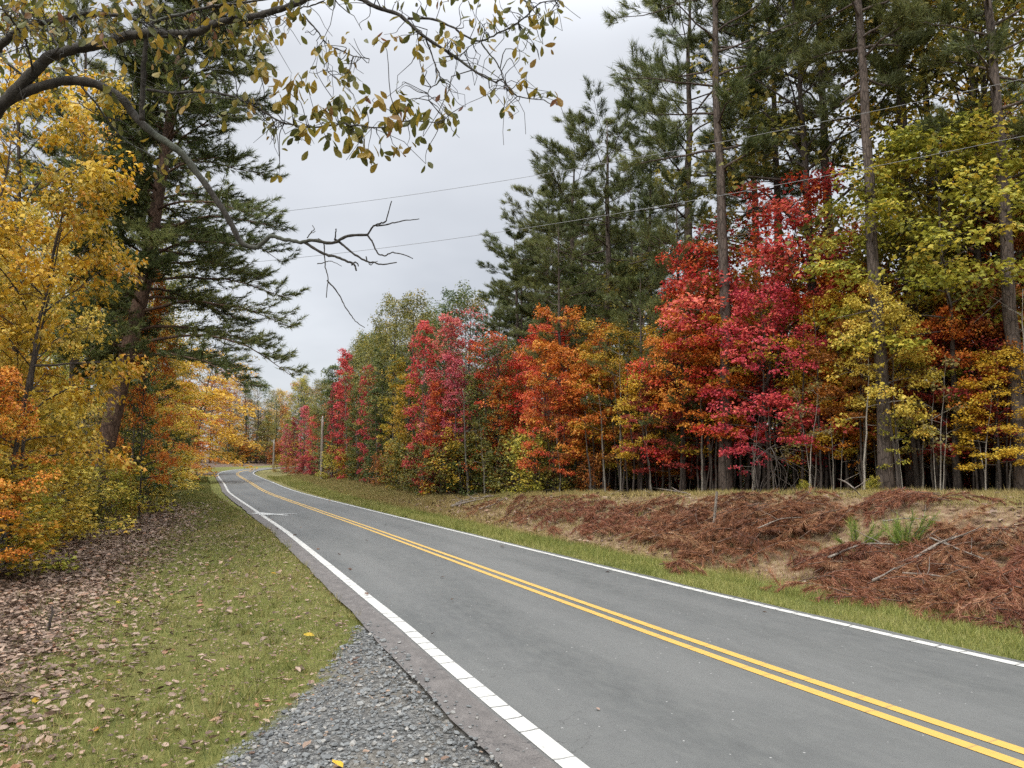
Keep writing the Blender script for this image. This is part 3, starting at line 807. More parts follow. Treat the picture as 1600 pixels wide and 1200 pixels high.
G4 = 'bushes along the right edge of the wood'
for i, (u, Y, v, pal, lab) in enumerate([
    (840, 33.5, 665, 'lime', 'bright yellow green bush at the edge below the orange maples'),
    (805, 35, 670, 'olive', 'olive bush left of the bright yellow green one'),
    (870, 33, 690, 'olive', 'olive bush right of the bright yellow green one'),
    (780, 36, 690, 'olive', 'olive bush by the pale thin stem'),
    (715, 37, 670, 'amber', 'amber bush at the foot of the bare pinkish tree'),
    (735, 36.6, 690, 'green', 'low green bush right of the red columns'),
    (690, 37.2, 690, 'olive', 'olive bush at the foot of the tall scarlet column'),
    (660, 38.6, 690, 'olive', 'olive bush at the foot of the crimson column'),
    (637, 42, 680, 'olive', 'tall olive bush in front of the amber column'),
    (612, 46, 690, 'rust', 'rust bush left of the tall olive bush'),
    (590, 50, 695, 'green', 'green bush under the dark green column'),
    (565, 53, 700, 'olive', 'olive bush under the narrow crimson column'),
    (545, 56, 695, 'amber', 'amber bush under the crimson column halfway along'),
    (523, 58, 690, 'lime', 'yellow green bush right of the nearer utility pole'),
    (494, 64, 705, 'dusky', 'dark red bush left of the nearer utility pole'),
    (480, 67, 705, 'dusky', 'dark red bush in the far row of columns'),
    (466, 70, 705, 'rust', 'rust bush in the far row of columns'),
    (452, 76, 705, 'rust', 'rust bush near the farther utility pole'),
    (440, 83, 700, 'amber', 'amber bush behind the farther utility pole'),
    (925, 32, 700, 'rust', 'rust bush behind the fallen branches'),
    (1255, 23.2, 740, 'lime', 'tiny yellow green bush at the foot of the tan sapling'),
    (1362, 21.7, 735, 'lime', 'tiny yellow green bush left of the thick front pine foot'),
]): tree_px('shrub%d' % (i % 4), u, Y, v + 12, pal, lab, G4, .95)

# the rest of the wood behind the edge, rank upon rank
G5, G6, G7 = 'pines deep in the right wood', 'broadleaved trees deep in the right wood', 'understorey trees deep in the right wood'
fr = np.random.default_rng(5)
pts_used = []
def spaced(x, y, d):
    for a, b in pts_used:
        if (a - x) ** 2 + (b - y) ** 2 < d * d: return False
    pts_used.append((x, y)); return True
EYE = lambda x, y: (abs(800 + F * x / max(y, .1) - 800) < 1250)
n1 = 0
for _ in range(2600):
    y = fr.uniform(10, 108); off = fr.uniform(1.5, 34) ** 1.0
    x = tlx(y) + off
    if not EYE(x, y) or not spaced(x, y, 2.1 + .02 * y): continue
    u = 800 + F * x / y
    # keep the tops under the outline of the photographed treeline
    lim = np.interp(u, [420, 450, 520, 600, 640, 740, 780, 850, 950, 1040, 1100, 1250], [655, 610, 590, 500, 490, 500, 460, 340, 280, 300, 400, 420])
    if u > 1600: lim = 0
    elif u > 1280: lim = 430 - 120 * fr.uniform() ** 2
    q = fr.uniform()
    if q < (.28 if u < 1150 else .12) and u > 770:
        H = fr.uniform(17, 23)
        if y > 12: H = min(H, (705 - lim) / F * y + 2.2 - gz(x, y) - fr.uniform(0, 3))
        if H < 8: continue
        tree('pine%d' % fr.integers(5), x, y, H, 'pine', 'pine standing among many similar trunks deep in the right hand wood', G5, fr.uniform(.9, 1.2))
    elif q < .50:
        lim = lim + (90 if 700 < u < 1080 else 0); H = fr.uniform(11, 18); H = min(H, (705 - lim) / F * y + 2.2 - gz(x, y) - fr.uniform(0, 2))
        if H < 5: continue
        pal = fr.choice(['olive', 'olive', 'green', 'lime', 'amber', 'rust'] if u > 1080 else ['olive', 'green'])
        tree('oak%d' % fr.integers(4), x, y, H, pal, {'olive': 'olive leaved', 'green': 'dark green leaved', 'lime': 'yellow green leaved', 'amber': 'amber leaved', 'rust': 'rust leaved'}[pal] + ' hardwood deep inside the right hand wood behind the edge trees', G6, fr.uniform(.9, 1.15))
    else:
        H = fr.uniform(4.5, 9.5); H = min(H, (705 - lim) / F * y + 2.2 - gz(x, y))
        if H < 3: continue
        pal = fr.choice(['orange', 'gold', 'rust', 'amber', 'lime', 'olive', 'scarlet', 'dusky', 'rust', 'amber'])
        tree('maple%d' % fr.integers(5), x, y, H, pal, {'orange': 'orange', 'gold': 'gold', 'rust': 'rust coloured', 'amber': 'amber', 'lime': 'yellow green', 'olive': 'olive', 'scarlet': 'scarlet', 'dusky': 'dark red'}[pal] + ' understorey maple glimpsed between trunks deep in the right hand wood', G7, fr.uniform(.9, 1.2))
    n1 += 1

# low bushes on the wood floor, and beyond the bend
G13, G14 = 'bushes on the floor of the right wood', 'low bushes beyond the road bend'
for _ in range(130):
    y = fr.uniform(16, 75); x = tlx(y) + fr.uniform(7, 34)
    if not EYE(x, y): continue
    pal = fr.choice(['olive', 'rust', 'amber', 'dusky', 'olive', 'green'])
    tree('shrub%d' % fr.integers(4), x, y, fr.uniform(1.8, 3.6), pal, {'olive': 'olive', 'rust': 'rust', 'amber': 'amber', 'dusky': 'dark red', 'green': 'green'}[pal] + ' bush on the dim floor of the right hand wood', G13, fr.uniform(1., 1.5))
for _ in range(90):
    y = fr.uniform(118, 150); x = fr.uniform(-75, -8)
    if abs(road_sd([x], [y])[0][0]) < 7: continue
    pal = fr.choice(['olive', 'green', 'rust', 'amber'])
    tree('shrub%d' % fr.integers(4), x, y, fr.uniform(1.6, 4.0), pal, {'olive': 'olive', 'rust': 'rust', 'amber': 'amber', 'green': 'green'}[pal] + ' low bush far away beyond the road bend', G14, 1.5)

# slender bare trunks just inside the edge
G8 = 'slender bare trunks inside the right wood'
sb_ = []
for i in range(3):
    b = MB(); r = np.random.default_rng(500 + i); tp = trunk_path(r, 7, .05, .03); b.tube(tp, .055 * (1 - np.linspace(0, .85, len(tp))), 6)
    for j in range(6): b.tube(branch_path(r, along(tp, r.uniform(.3, .95)), r.uniform(0, 6.28), r.uniform(.2, .9), r.uniform(.4, 1.2), 4), np.linspace(.014, .004, 4), 4, False)
    sb_.append(b.mesh('slender_trunk', BK['grey'], True))
for _ in range(330):
    y = 16 + 44 * fr.uniform() ** 1.5; x = tlx(y) + abs(fr.normal(0, 1)) * 3 + .2
    if not EYE(x, y): continue
    bk = fr.choice(['grey', 'dark', 'dark', 'dark', 'grey', 'grey', 'dark', 'pale'])
    o = link('slender_tree', sb_[fr.integers(3)]); o.location = (x, y, gz(x, y)); s = fr.uniform(.4, .9); w_ = fr.uniform(.6, 1.5); o.scale = (s * w_, s * w_, s * fr.uniform(.7, 1.1)); o.rotation_euler = (fr.normal(0, .06), fr.normal(0, .06), fr.uniform(0, 6.28))
    o.material_slots[0].link = 'OBJECT'; o.material_slots[0].material = BK[bk]
    tag(o, {'grey': 'slender grey', 'dark': 'slender dark', 'pale': 'slender pale'}[bk] + ' bare trunk among many just inside the right hand wood', 'bare tree', G8)

# ------------------------------------------------------------------ the wood on the left
# the big leaning pine with long drooping boughs
def leaning_pine():
    r = np.random.default_rng(42); Y0 = 24.0
    base = at(138, 780, Y0); base[2] = gz(base[0], base[1]) - .3
    px = [(165, 700), (186, 610), (207, 520), (228, 430), (242, 340), (256, 250), (270, 160), (284, 70), (296, 0), (306, -60)]
    P = spline([base] + [at(a, b, Y0 + .15 * i) for i, (a, b) in enumerate(px)], 40)
    tt = np.linspace(0, 1, 40); rad = .29 * (1 - tt) ** .6 * .95 + .02
    o = empty('pine_tree', tuple(base + np.array([0, 0, .3])))
    tag(o, 'big leaning reddish trunked pine with long drooping boughs left of the road', 'pine tree')
    tb, cb = MB(), MB(); tb.tube(P - np.array(o.location), rad, 12)
    for i in range(110):
        g = (i + r.uniform(0, 1)) / 110; f = .24 + .76 * g
        p0 = along(P, f) - np.array(o.location)
        az = i * 2.39996 + r.normal(0, .4)
        towards = math.cos(az)            # longer boughs reach out over the road, to the right
        Lb = (4.9 - 3.1 * max(0, g - .35) / .65) * (.76 + .26 * towards) * r.uniform(.7, 1.1)
        b = branch_path(r, p0, az, .22 + .4 * g + r.normal(0, .12), Lb, 8, droop=.50 * (1 - .7 * g), lift=.02, wob=.1)
        tb.tube(b, np.linspace(.06 * (1 - .6 * g), .008, 8), 6, False)
        PP, DD = [], []
        for k in range(18):
            q = .18 + .82 * (k + r.uniform(0, 1)) / 18
            c0 = along(b, q); az2 = az + (-1) ** k * r.uniform(.4, 1.1)
            b2 = branch_path(r, c0, az2, r.normal(.0, .18), Lb * .30 * (1.3 - q * .7), 5, droop=.12, lift=.3)
            tb.tube(b2, np.linspace(.012, .004, 5), 4, False)
            for fq in np.linspace(.2, 1, 7): PP.append(along(b2, fq) + r.normal(0, .05, 3)); DD.append(b2[-1] - b2[0])
        PP = np.array(PP); DD = np.array(DD)
        needles(cb, PP, DD, r, 26, .22, .021, .5, clump=np.clip(r.uniform(.1, .85) + r.normal(0, .15, len(PP)), 0, 1))
    link('trunk', tb.mesh('leaning_pine_trunk', BK['redpine'], True), o); link('crown', cb.mesh('leaning_pine_crown', LM['pine']), o)
leaning_pine()

G9 = 'trees at the front of the left wood'
for k, u, Y, v, pal, lab, w, *tl in [
    ('maple1', 12, 15, 165, 'amber', 'big amber yellow maple filling the left side under the overhanging bough', .64),
    ('maple3', -110, 13.8, 120, 'gold', 'gold maple cut by the left border of the photo', .8),
    ('maple0', 30, 19, 360, 'yellow', 'yellow maple between the big amber one and the leaning pine', .55),
    ('maple2', -20, 12.8, 590, 'orange', 'low orange maple in front at the left border', .85),
    ('maple4', -95, 12.4, 480, 'yellow', 'yellow maple cut by the left border above the low orange one', .8),
    ('maple4', 22, 16.5, 450, 'yellow', 'bright yellow maple low beneath the amber one', .6),
    ('maple0', 222, 25.5, 455, 'orange', 'small orange maple crossing the leaning pine trunk', .42),
    ('maple2', 225, 31, 510, 'amber', 'amber maple behind the leaning pine', .8),
    ('maple1', 232, 36, 545, 'gold', 'gold maple behind the lowest pine boughs', 1.0, .15),
    ('maple3', 282, 56, 560, 'gold', 'wide gold maple leaning out toward the road bend', 1.5, .30),
    ('maple1', 282, 74, 570, 'orange', 'orange gold maple nearest to the road bend', 1.35, .2),
    ('maple4', 262, 43, 615, 'orange', 'small orange red maple under the wide gold one', 1.2, .15),
    ('shortpine1', 215, 29.5, 540, 'green', 'young dark evergreen right of the leaning pine foot', .85),
    ('column1', 205, 27.5, 590, 'green', 'dark green leafy sapling against the leaning pine trunk', 1.4),
    ('oak0', 255, 70, 430, 'olive', 'olive hardwood beyond the leaning pine boughs', .75),
    ('bare0', 292, 78, 480, 'tan', 'bare twiggy tree reaching out beyond the pine boughs', 1.1, .3),
    ('oak1', 205, 42, 330, 'olive', 'olive hardwood rising behind the pine boughs', .85),
    ('oak2', 20, 26, -40, 'lime', 'tall yellow green hardwood high at the left border', .6),
    ('oak3', 130, 34, 130, 'olive', 'tall olive hardwood behind the leaning pine', .9),
    ('pine1', 110, 27, 20, 'pine', 'dark pine left of the leaning pine', 1.0),
    ('shortpine0', 215, 36, 330, 'pine', 'dark pine half hidden behind the drooping boughs', 1.1),
    ('sapling1', 120, 21, 600, 'tan', 'thin pale stems in front of the leaning pine foot', .8),
]: tree_px(k, u, Y, v, pal, lab, G9, w, tilt=tl[0] if tl else 0)
G10 = 'bushes at the foot of the left wood'
for i, (u, Y, v, pal, lab, w) in enumerate([
    (105, 20, 712, 'yellow', 'pale yellow bush with layered twigs at the leaning pine foot', 1.25),
    (60, 18, 730, 'amber', 'amber bush left of the pale yellow one', 1.2),
    (172, 23, 735, 'lime', 'yellow green bush right of the pale yellow one', 1.2),
    (186, 28, 690, 'lime', 'rounded yellow green bush by the mown verge', 1.3),
    (212, 32, 680, 'olive', 'olive bush behind the rounded yellow green one', 1.3),
    (236, 38, 690, 'yellow', 'yellow bush below the small orange red maple', 1.2),
    (10, 14.6, 740, 'lime', 'yellow green bush lowest at the left border', 1.25),
    (-35, 13.2, 720, 'amber', 'amber bush cut by the left border', 1.2),
    (125, 22, 755, 'olive', 'dark olive bush in the shade under the amber maples', 1.2),
    (182, 25.5, 735, 'amber', 'amber bush between the two yellow green ones', 1.1),
    (250, 45, 690, 'amber', 'amber bush along the verge under the gold maple', 1.3),
    (264, 54, 690, 'olive', 'olive bush along the verge toward the bend', 1.3),
    (274, 64, 690, 'gold', 'gold bush nearest to the bend on the left', 1.4),
]): tree_px('shrub%d' % (i % 4), u, Y, v, pal, lab, G10, w)

G11, G12 = 'trees deep in the left wood', 'trees beyond the road bend'
for _ in range(900):
    y = fr.uniform(12, 105); x = lwx(y) - fr.uniform(2.0, 26)
    if y < 30 and 40 < 800 + F * x / y < 300: continue
    if not EYE(x, y) or not spaced(x, y, 2.5 + .02 * y): continue
    u = 800 + F * x / y
    lim = np.interp(u, [-400, 0, 150, 300, 400, 430], [-100, 0, 60, 250, 560, 640])
    q = fr.uniform(); H = (705 - lim) / F * y + 2.2 - gz(x, y)
    if q < .25:
        tree('pine%d' % fr.integers(5), x, y, max(5, min(H, fr.uniform(15, 21))), 'pine', 'pine standing deep in the left hand wood behind the edge trees', G11, fr.uniform(.9, 1.2))
    elif q < .5:
        pal = fr.choice(['olive', 'green', 'lime', 'amber'])
        tree('oak%d' % fr.integers(4), x, y, max(4, min(H, fr.uniform(9, 16))), pal, {'olive': 'olive leaved', 'green': 'dark green leaved', 'lime': 'yellow green leaved', 'amber': 'amber leaved'}[pal] + ' hardwood deep in the left hand wood behind the edge trees', G11, 1.0)
    else:
        pal = fr.choice(['orange', 'gold', 'amber', 'lime', 'olive', 'rust', 'green'])
        tree('maple%d' % fr.integers(5), x, y, max(3, min(H, fr.uniform(4, 9))), pal, {'orange': 'orange', 'gold': 'gold', 'rust': 'rust coloured', 'amber': 'amber', 'lime': 'yellow green', 'olive': 'olive', 'green': 'green'}[pal] + ' understorey maple deep in the left hand wood', G11, 1.1)
# beyond the bend
for _ in range(260):
    y = fr.uniform(122, 175); x = fr.uniform(-85, 30)
    d_, s_ = road_sd([x], [y])
    if abs(d_[0]) < 6.5 or not spaced(x, y, 3.6): continue
    pal = fr.choice(['orange', 'gold', 'olive', 'olive', 'rust', 'amber', 'green', 'tan'])
    kk = fr.choice(['oak', 'oak', 'maple', 'column'])
    nk = {'oak': 4, 'maple': 5, 'column': 3}[kk]
    H = {'oak': fr.uniform(9, 14), 'maple': fr.uniform(5, 9), 'column': fr.uniform(7, 11)}[kk]
    tree('%s%d' % (kk, fr.integers(nk)), x, y, H, pal, {'orange': 'orange', 'gold': 'gold', 'rust': 'rust coloured', 'amber': 'amber', 'olive': 'olive', 'green': 'green', 'tan': 'tan'}[pal] + {'oak': ' hardwood', 'maple': ' maple', 'column': ' narrow tree'}[kk] + ' far away beyond the road bend', G12, 1.1)
for i, (u, pal, lab) in enumerate([(378, 'orange', 'small orange maple straight beyond the bend by a pale stem'), (392, 'orange', 'second small orange maple straight beyond the bend'), (362, 'green', 'dark green bush like tree beyond the bend'), (408, 'tan', 'tan narrow tree beyond the bend'), (418, 'yellow', 'yellow narrow tree beyond the bend')]):
    tree_px(['maple1', 'maple3', 'column0', 'column1', 'column2'][i], u, 126 + i, 690 - 10 * i, pal, lab, G12, 1.3)
print('trees', len([o for o in COL.objects if o.type == 'EMPTY']))
# ------------------------------------------------------------------ overhanging bough at the upper left
def overhang():
    r = np.random.default_rng(8)
    D0 = 6.2
    foot = np.array([-6.4, 5.2, gz(-6.4, 5.2)])
    o = empty('shade_tree', tuple(foot))
    tag(o, 'mossy grey tree whose long bough and leafy twigs hang across the upper left sky', 'hardwood tree')
    O = foot
    tb = MB()
    tp = np.array([[0, 0, -.3], [.03, 0, .8], [.10, .02, 2.4], [.06, .05, 4.0], [-.10, .02, 5.6], [-.2, .1, 7.4], [-.25, .1, 9.0]])
    tb.tube(spline(tp, 24), np.linspace(.27, .06, 24) + .1 * np.exp(-np.linspace(0, 8, 24)), 14)
    def px(l, d0, d1):
        n = len(l); return np.array([at(u, v, d) for (u, v), d in zip(l, np.linspace(d0, d1, n))]) - O
    lb = MB(); tw = MB(); wood = []
    def limb(l, w0, w1, d0=D0, d1=D0, start=None, mb=None, n=None):
        P = px(l, d0, d1)
        if start is not None: P = np.vstack([start, P])
        n = n or max(8, len(P) * 6); P = spline(P, n)
        k_ = .6 if w0 > 8 else .68; wd = np.linspace(w0, w1, n) * k_ * (1 + .07 * np.sin(np.arange(n) * 1.9 + w0) + r.normal(0, .035, n)) * (d0 + d1) / 2 / F / 2
        P = P + np.cumsum(r.normal(0, .0035, (n, 3)), 0) * np.sin(np.linspace(0, math.pi, n))[:, None]
        (mb or lb).tube(P, wd, 10 if w0 > 8 else 6)
        wood.append((P, wd))
        return P
    t0 = np.array([.08, .04, 3.3]); t1 = np.array([.0, .05, 4.3])
    limb([(-60, 205), (0, 165), (50, 115), (75, 90), (110, 80), (150, 73), (185, 63), (225, 54), (275, 56), (320, 52), (360, 38), (430, 28), (480, 12), (530, -8), (567, 0), (600, 17), (633, 30), (667, 60), (717, 93), (750, 117), (777, 130)], 36, 4, D0, D0 - .4, t0)
    low = limb([(50, 140), (100, 127), (150, 130), (190, 154), (215, 186), (265, 225), (290, 243), (333, 300), (360, 350), (377, 377), (401, 388)], 26, 13, D0, D0 + .3, px([(8, 160)], D0, D0)[0])
    limb([(401, 388), (412, 378), (425, 369), (447, 374), (470, 377), (492, 372), (523, 374), (545, 366), (574, 367)], 12, 7, D0 + .3, D0 + .2)
    for l, a, b in [([(574, 367), (586, 354), (604, 350), (608, 346), (612, 314)], 5, 2.5), ([(588, 353), (620, 349), (655, 342)], 4, 2), ([(574, 367), (582, 380), (587, 390), (600, 398), (612, 394), (628, 397), (645, 404)], 4.5, 2),
                    ([(523, 374), (545, 386), (572, 401), (596, 406), (620, 410)], 6, 2.5), ([(572, 401), (575, 410), (580, 417), (590, 408)], 3, 1.5), ([(475, 378), (502, 395), (530, 406), (550, 414), (557, 423)], 7, 4), ([(549, 414), (560, 416)], 4, 2.5),
                    ([(497, 373), (506, 381), (507, 410), (511, 438), (510, 465)], 4, 2), ([(511, 438), (525, 455), (536, 474), (545, 492), (556, 503), (570, 512)], 3.5, 1.6), ([(496, 412), (508, 411), (522, 412), (534, 416)], 2.5, 1.3),
                    ([(480, 372), (490, 358), (488, 352)], 3, 1.5), ([(484, 366), (493, 361)], 2.5, 1.2), ([(523, 374), (526, 358)], 3.5, 2)]:
        limb(l, a, b, D0 + .25, D0 + .2 + r.normal(0, .12), mb=tw)
    limb([(222, 188), (222, 150), (224, 110), (228, 72), (238, 35), (235, 0), (230, -40)], 15, 9, D0 + .05, D0 - .2)
    limb([(238, 35), (275, 25), (320, 15), (370, 9), (425, 0), (470, -20)], 8, 4, D0, D0 - .3)
    limb([(-60, 110), (0, 70), (17, 55), (42, 42), (67, 33), (93, 27), (133, 17), (165, 20), (192, 23), (215, 32)], 24, 8, D0 + .5, D0 + .4, t1)
    limb([(38, 44), (37, 10), (36, -30)], 15, 13, D0 + .5, D0 + .5)
    limb([(230, 140), (267, 145), (300, 143), (333, 142), (367, 149), (395, 162), (417, 173), (443, 187), (483, 197), (520, 194), (550, 193), (600, 197), (633, 188), (690, 192)], 7, 2.2, D0, D0 - .5)
    limb([(40, 128), (48, 108), (40, 75), (25, 45), (5, 15)], 6, 4, D0, D0 - .4)
    limb([(52, 110), (75, 85), (100, 65)], 5, 3, D0, D0 - .2)
    limb([(0, 85), (25, 108), (42, 122)], 8, 6, D0, D0)
    limb([(68, 33), (72, 40), (80, 58), (98, 82)], 7, 5, D0, D0 - .1)
    limb([(95, 105), (118, 125), (150, 165), (175, 200), (205, 225), (240, 245)], 6, 3, D0 + .2, D0 + .4)
    limb([(637, 29), (673, 30), (700, 40), (720, 53), (752, 67), (790, 53), (823, 30), (843, 10), (860, 3), (900, -4)], 6, 2.2, D0 - .3, D0 - .5)
    limb([(752, 67), (767, 90), (780, 117), (793, 143)], 4, 2, D0 - .4, D0 - .4)
    limb([(775, 128), (787, 126), (800, 147), (827, 155), (850, 156)], 4, 2, D0 - .4, D0 - .5)
    limb([(665, 60), (677, 90), (690, 122), (673, 140), (670, 157)], 4, 1.8, D0 - .3, D0 - .3)
    limb([(690, 90), (720, 84), (740, 70), (750, 66)], 2.5, 2, D0 - .3, D0 - .3)
    limb([(473, 22), (490, 40), (513, 63), (547, 83), (577, 92)], 4.5, 2, D0, D0 - .2)
    limb([(513, 63), (517, 90), (512, 112)], 3, 1.5, D0, D0)
    limb([(505, 2), (480, 10), (455, 20)], 4, 2, D0, D0)
    # small twigs all along the thinner wood
    ends = []
    for P, wd in wood:
        k = int(len(P) / 4.5) if wd[0] < .03 else int(len(P) / 4)
        for _ in range(max(0, k)):
            i = r.integers(len(P) // 3, len(P))
            q = P[i]; uu = 800 + F * (q + O)[0] / (q + O)[1]; vv = VH - F * ((q + O)[2] - CAMZ) / (q + O)[1]
            if vv > 230: continue
            L = r.uniform(.12, .5); b = branch_path(r, q, r.uniform(0, 6.28), r.normal(.05, .5), L, 5, droop=.5, wob=.5)
            tw.tube(b, np.linspace(min(.005, wd[i] * .6), .002, 5), 4, False)
            ends.append(b[-1]); ends.append(along(b, .6))
    cb = MB()
    P, D, S, T, C = [], [], [], [], []
    WP = np.concatenate([a for a, _ in wood]); 
    def cluster(c, n, s, gold=.5):
        cl = r.uniform()
        k = ((WP - c) ** 2).sum(1).argmin(); q = WP[k]; L = np.linalg.norm(c - q)
        if .06 < L < .9:                                    # the twig that carries the cluster
            b = spline([q, q + (c - q) * .35 + r.normal(0, .09 * L, 3), q + (c - q) * .7 + r.normal(0, .09 * L, 3), c], 10)
            tw.tube(b, np.linspace(.0042, .0018, 10), 4, False)
        for _ in range(n):
            a = r.uniform(0, 6.28)
            P.append(c + r.normal(0, .035, 3)); D.append([math.cos(a) * .75, math.sin(a) * .75, r.normal(-.85, .35)]); S.append(s * r.uniform(.7, 1.25)); T.append(np.clip(r.normal(gold, .28), 0, 1)); C.append(cl)
    sized = [(455, 128), (462, 142), (480, 145), (412, 125), (440, 172), (450, 165), (468, 205), (462, 218), (500, 178), (510, 185), (520, 176), (545, 178), (575, 176), (585, 165), (560, 205), (600, 205), (615, 200), (630, 182), (640, 172), (622, 170), (650, 195), (660, 190), (690, 190), (697, 195), (510, 228), (515, 215), (478, 212), (565, 212), (570, 240), (558, 245), (575, 250), (595, 252), (625, 247), (540, 132), (552, 126), (405, 100), (415, 112), (535, 205), (550, 220), (490, 190), (530, 160), (430, 150)]
    for u, v in sized:
        c = at(u, v - 12, D0 - .4 + r.normal(0, .2)) - O
        cluster(c, r.integers(5, 9), .10, .42)
    for u, v in [(545, 75), (553, 68), (590, 70), (600, 62), (620, 68), (650, 75), (655, 90), (662, 88), (690, 65), (695, 70), (700, 10), (725, 8), (735, 15), (760, 40), (782, 35), (795, 40), (770, 30), (750, 5), (812, 85), (822, 92), (830, 70), (825, 120), (818, 130), (850, 155), (840, 148), (760, 100), (795, 20), (830, 18), (855, 28), (862, 25), (685, 40), (530, 15), (805, 60), (715, 70), (740, 40), (500, 82), (497, 95), (545, 110), (515, 135), (845, 45), (650, 5), (620, 8), (690, 0), (780, 8), (530, 110), (470, 30), (480, 20)]:
        c = at(u, v - 8, D0 - .4 + r.normal(0, .25)) - O
        cluster(c, r.integers(2, 6), .078, .35)
    # the yellow green leaves high on the left
    for _ in range(210):
        u = r.uniform(-20, 445) ; v = r.uniform(-15, 60) if r.uniform() < .6 else r.uniform(20, 185)
        if v > 60 and not (150 < u < 420): continue
        cluster(at(u, v, D0 + r.normal(0, .5)) - O, r.integers(2, 5), .09, r.uniform(.2, .75))
    for e in ends:
        if r.uniform() < .55: cluster(e, r.integers(1, 4), .085, .42)
    P = np.array(P); D = np.array(D); nr = r.normal(0, 1, (len(P), 3)) + np.array([0, 0, .2])
    cb.leaves(P, D, nr, np.array(S), OVAL, OVALF, np.array(T), np.array(C))
    tr = link('trunk', tb.mesh('shade_trunk', BK['mossy'], True), o)
    link('limb', lb.mesh('shade_limbs', BK['mossy'], True), o)
    link('twigs', tw.mesh('shade_twigs', BK['mossy'], True), o)['kind'] = 'stuff'
    link('crown', cb.mesh('shade_leaves', LM['oakleaf']), o)
overhang()

# ------------------------------------------------------------------ utility poles and wires
def pole(x, y, H, label, rad=.13, arm=True):
    o = empty('utility_pole', (x, y, gz(x, y)))
    b = MB(); n = 10; b.tube(np.stack([np.zeros(n), np.zeros(n), np.linspace(-.4, H, n)], 1), np.linspace(rad, rad * .7, n), 12)
    link('post', b.mesh('pole_post', BK['pole'], True), o)
    im, t, out = mat('insulator_glaze'); p = N(t, 'ShaderNodeBsdfPrincipled'); p.inputs['Roughness'].default_value = .25
    t.links.new(mixc(t, noise(t, 20), (.22, .21, .20), (.35, .34, .32)), p.inputs['Base Color']); t.links.new(p.outputs[0], out.inputs[0])
    ib = MB(); z = H
    prof = [(0, .03), (.05, .03), (.06, .07), (.10, .07), (.11, .045), (.15, .06), (.19, .055), (.20, .03), (.26, .03)]
    ib.tube(np.array([[0, 0, z + a - .02] for a, _ in prof]), [q for _, q in prof], 12)
    link('insulator', ib.mesh('pole_insulator', im, True), o)
    tag(o, label, 'utility pole', 'utility poles along the road')
    return np.array([x, y, gz(x, y) + H])
gp = ground_px(502, 752); pt = at(508, 655, gp[1]); A1 = pole(gp[0], gp[1], pt[2] - gp[2], 'grey wooden utility pole standing on the verge before the far crimson columns')
gp = ground_px(427, 737); pt = at(433, 690, gp[1]); A2 = pole(gp[0], gp[1], pt[2] - gp[2], 'farther grey wooden utility pole beside the road bend')
WL0, WL1 = at(300, 360, 30), at(300, 433, 30)
WR0, WR1 = at(1640, 128, 18), at(1640, 218, 18)
wm, t, out = mat('wire_metal'); p = N(t, 'ShaderNodeBsdfPrincipled'); p.inputs['Roughness'].default_value = .5; p.inputs['Metallic'].default_value = .4
t.links.new(mixc(t, noise(t, 3), (.12, .12, .12), (.2, .2, .19)), p.inputs['Base Color']); t.links.new(p.outputs[0], out.inputs[0])
for a, b, lab in ((WL0, WR0, 'upper of two thin wires sloping across the sky over the road'), (WL1, WR1, 'lower of two thin wires sloping across the sky over the road')):
    d = (a - b); a2 = a + d * .15; b2 = b - d * .25
    tt = np.linspace(0, 1, 60)[:, None]; P = a2 * (1 - tt) + b2 * tt; P[:, 2] -= .9 * (4 * tt * (1 - tt))[:, 0] - .75
    wb = MB(); wb.tube(P, .0065, 6)
    tag(link('power_line', wb.mesh('power_line', wm, True)), lab, 'wire', 'wires over the road')

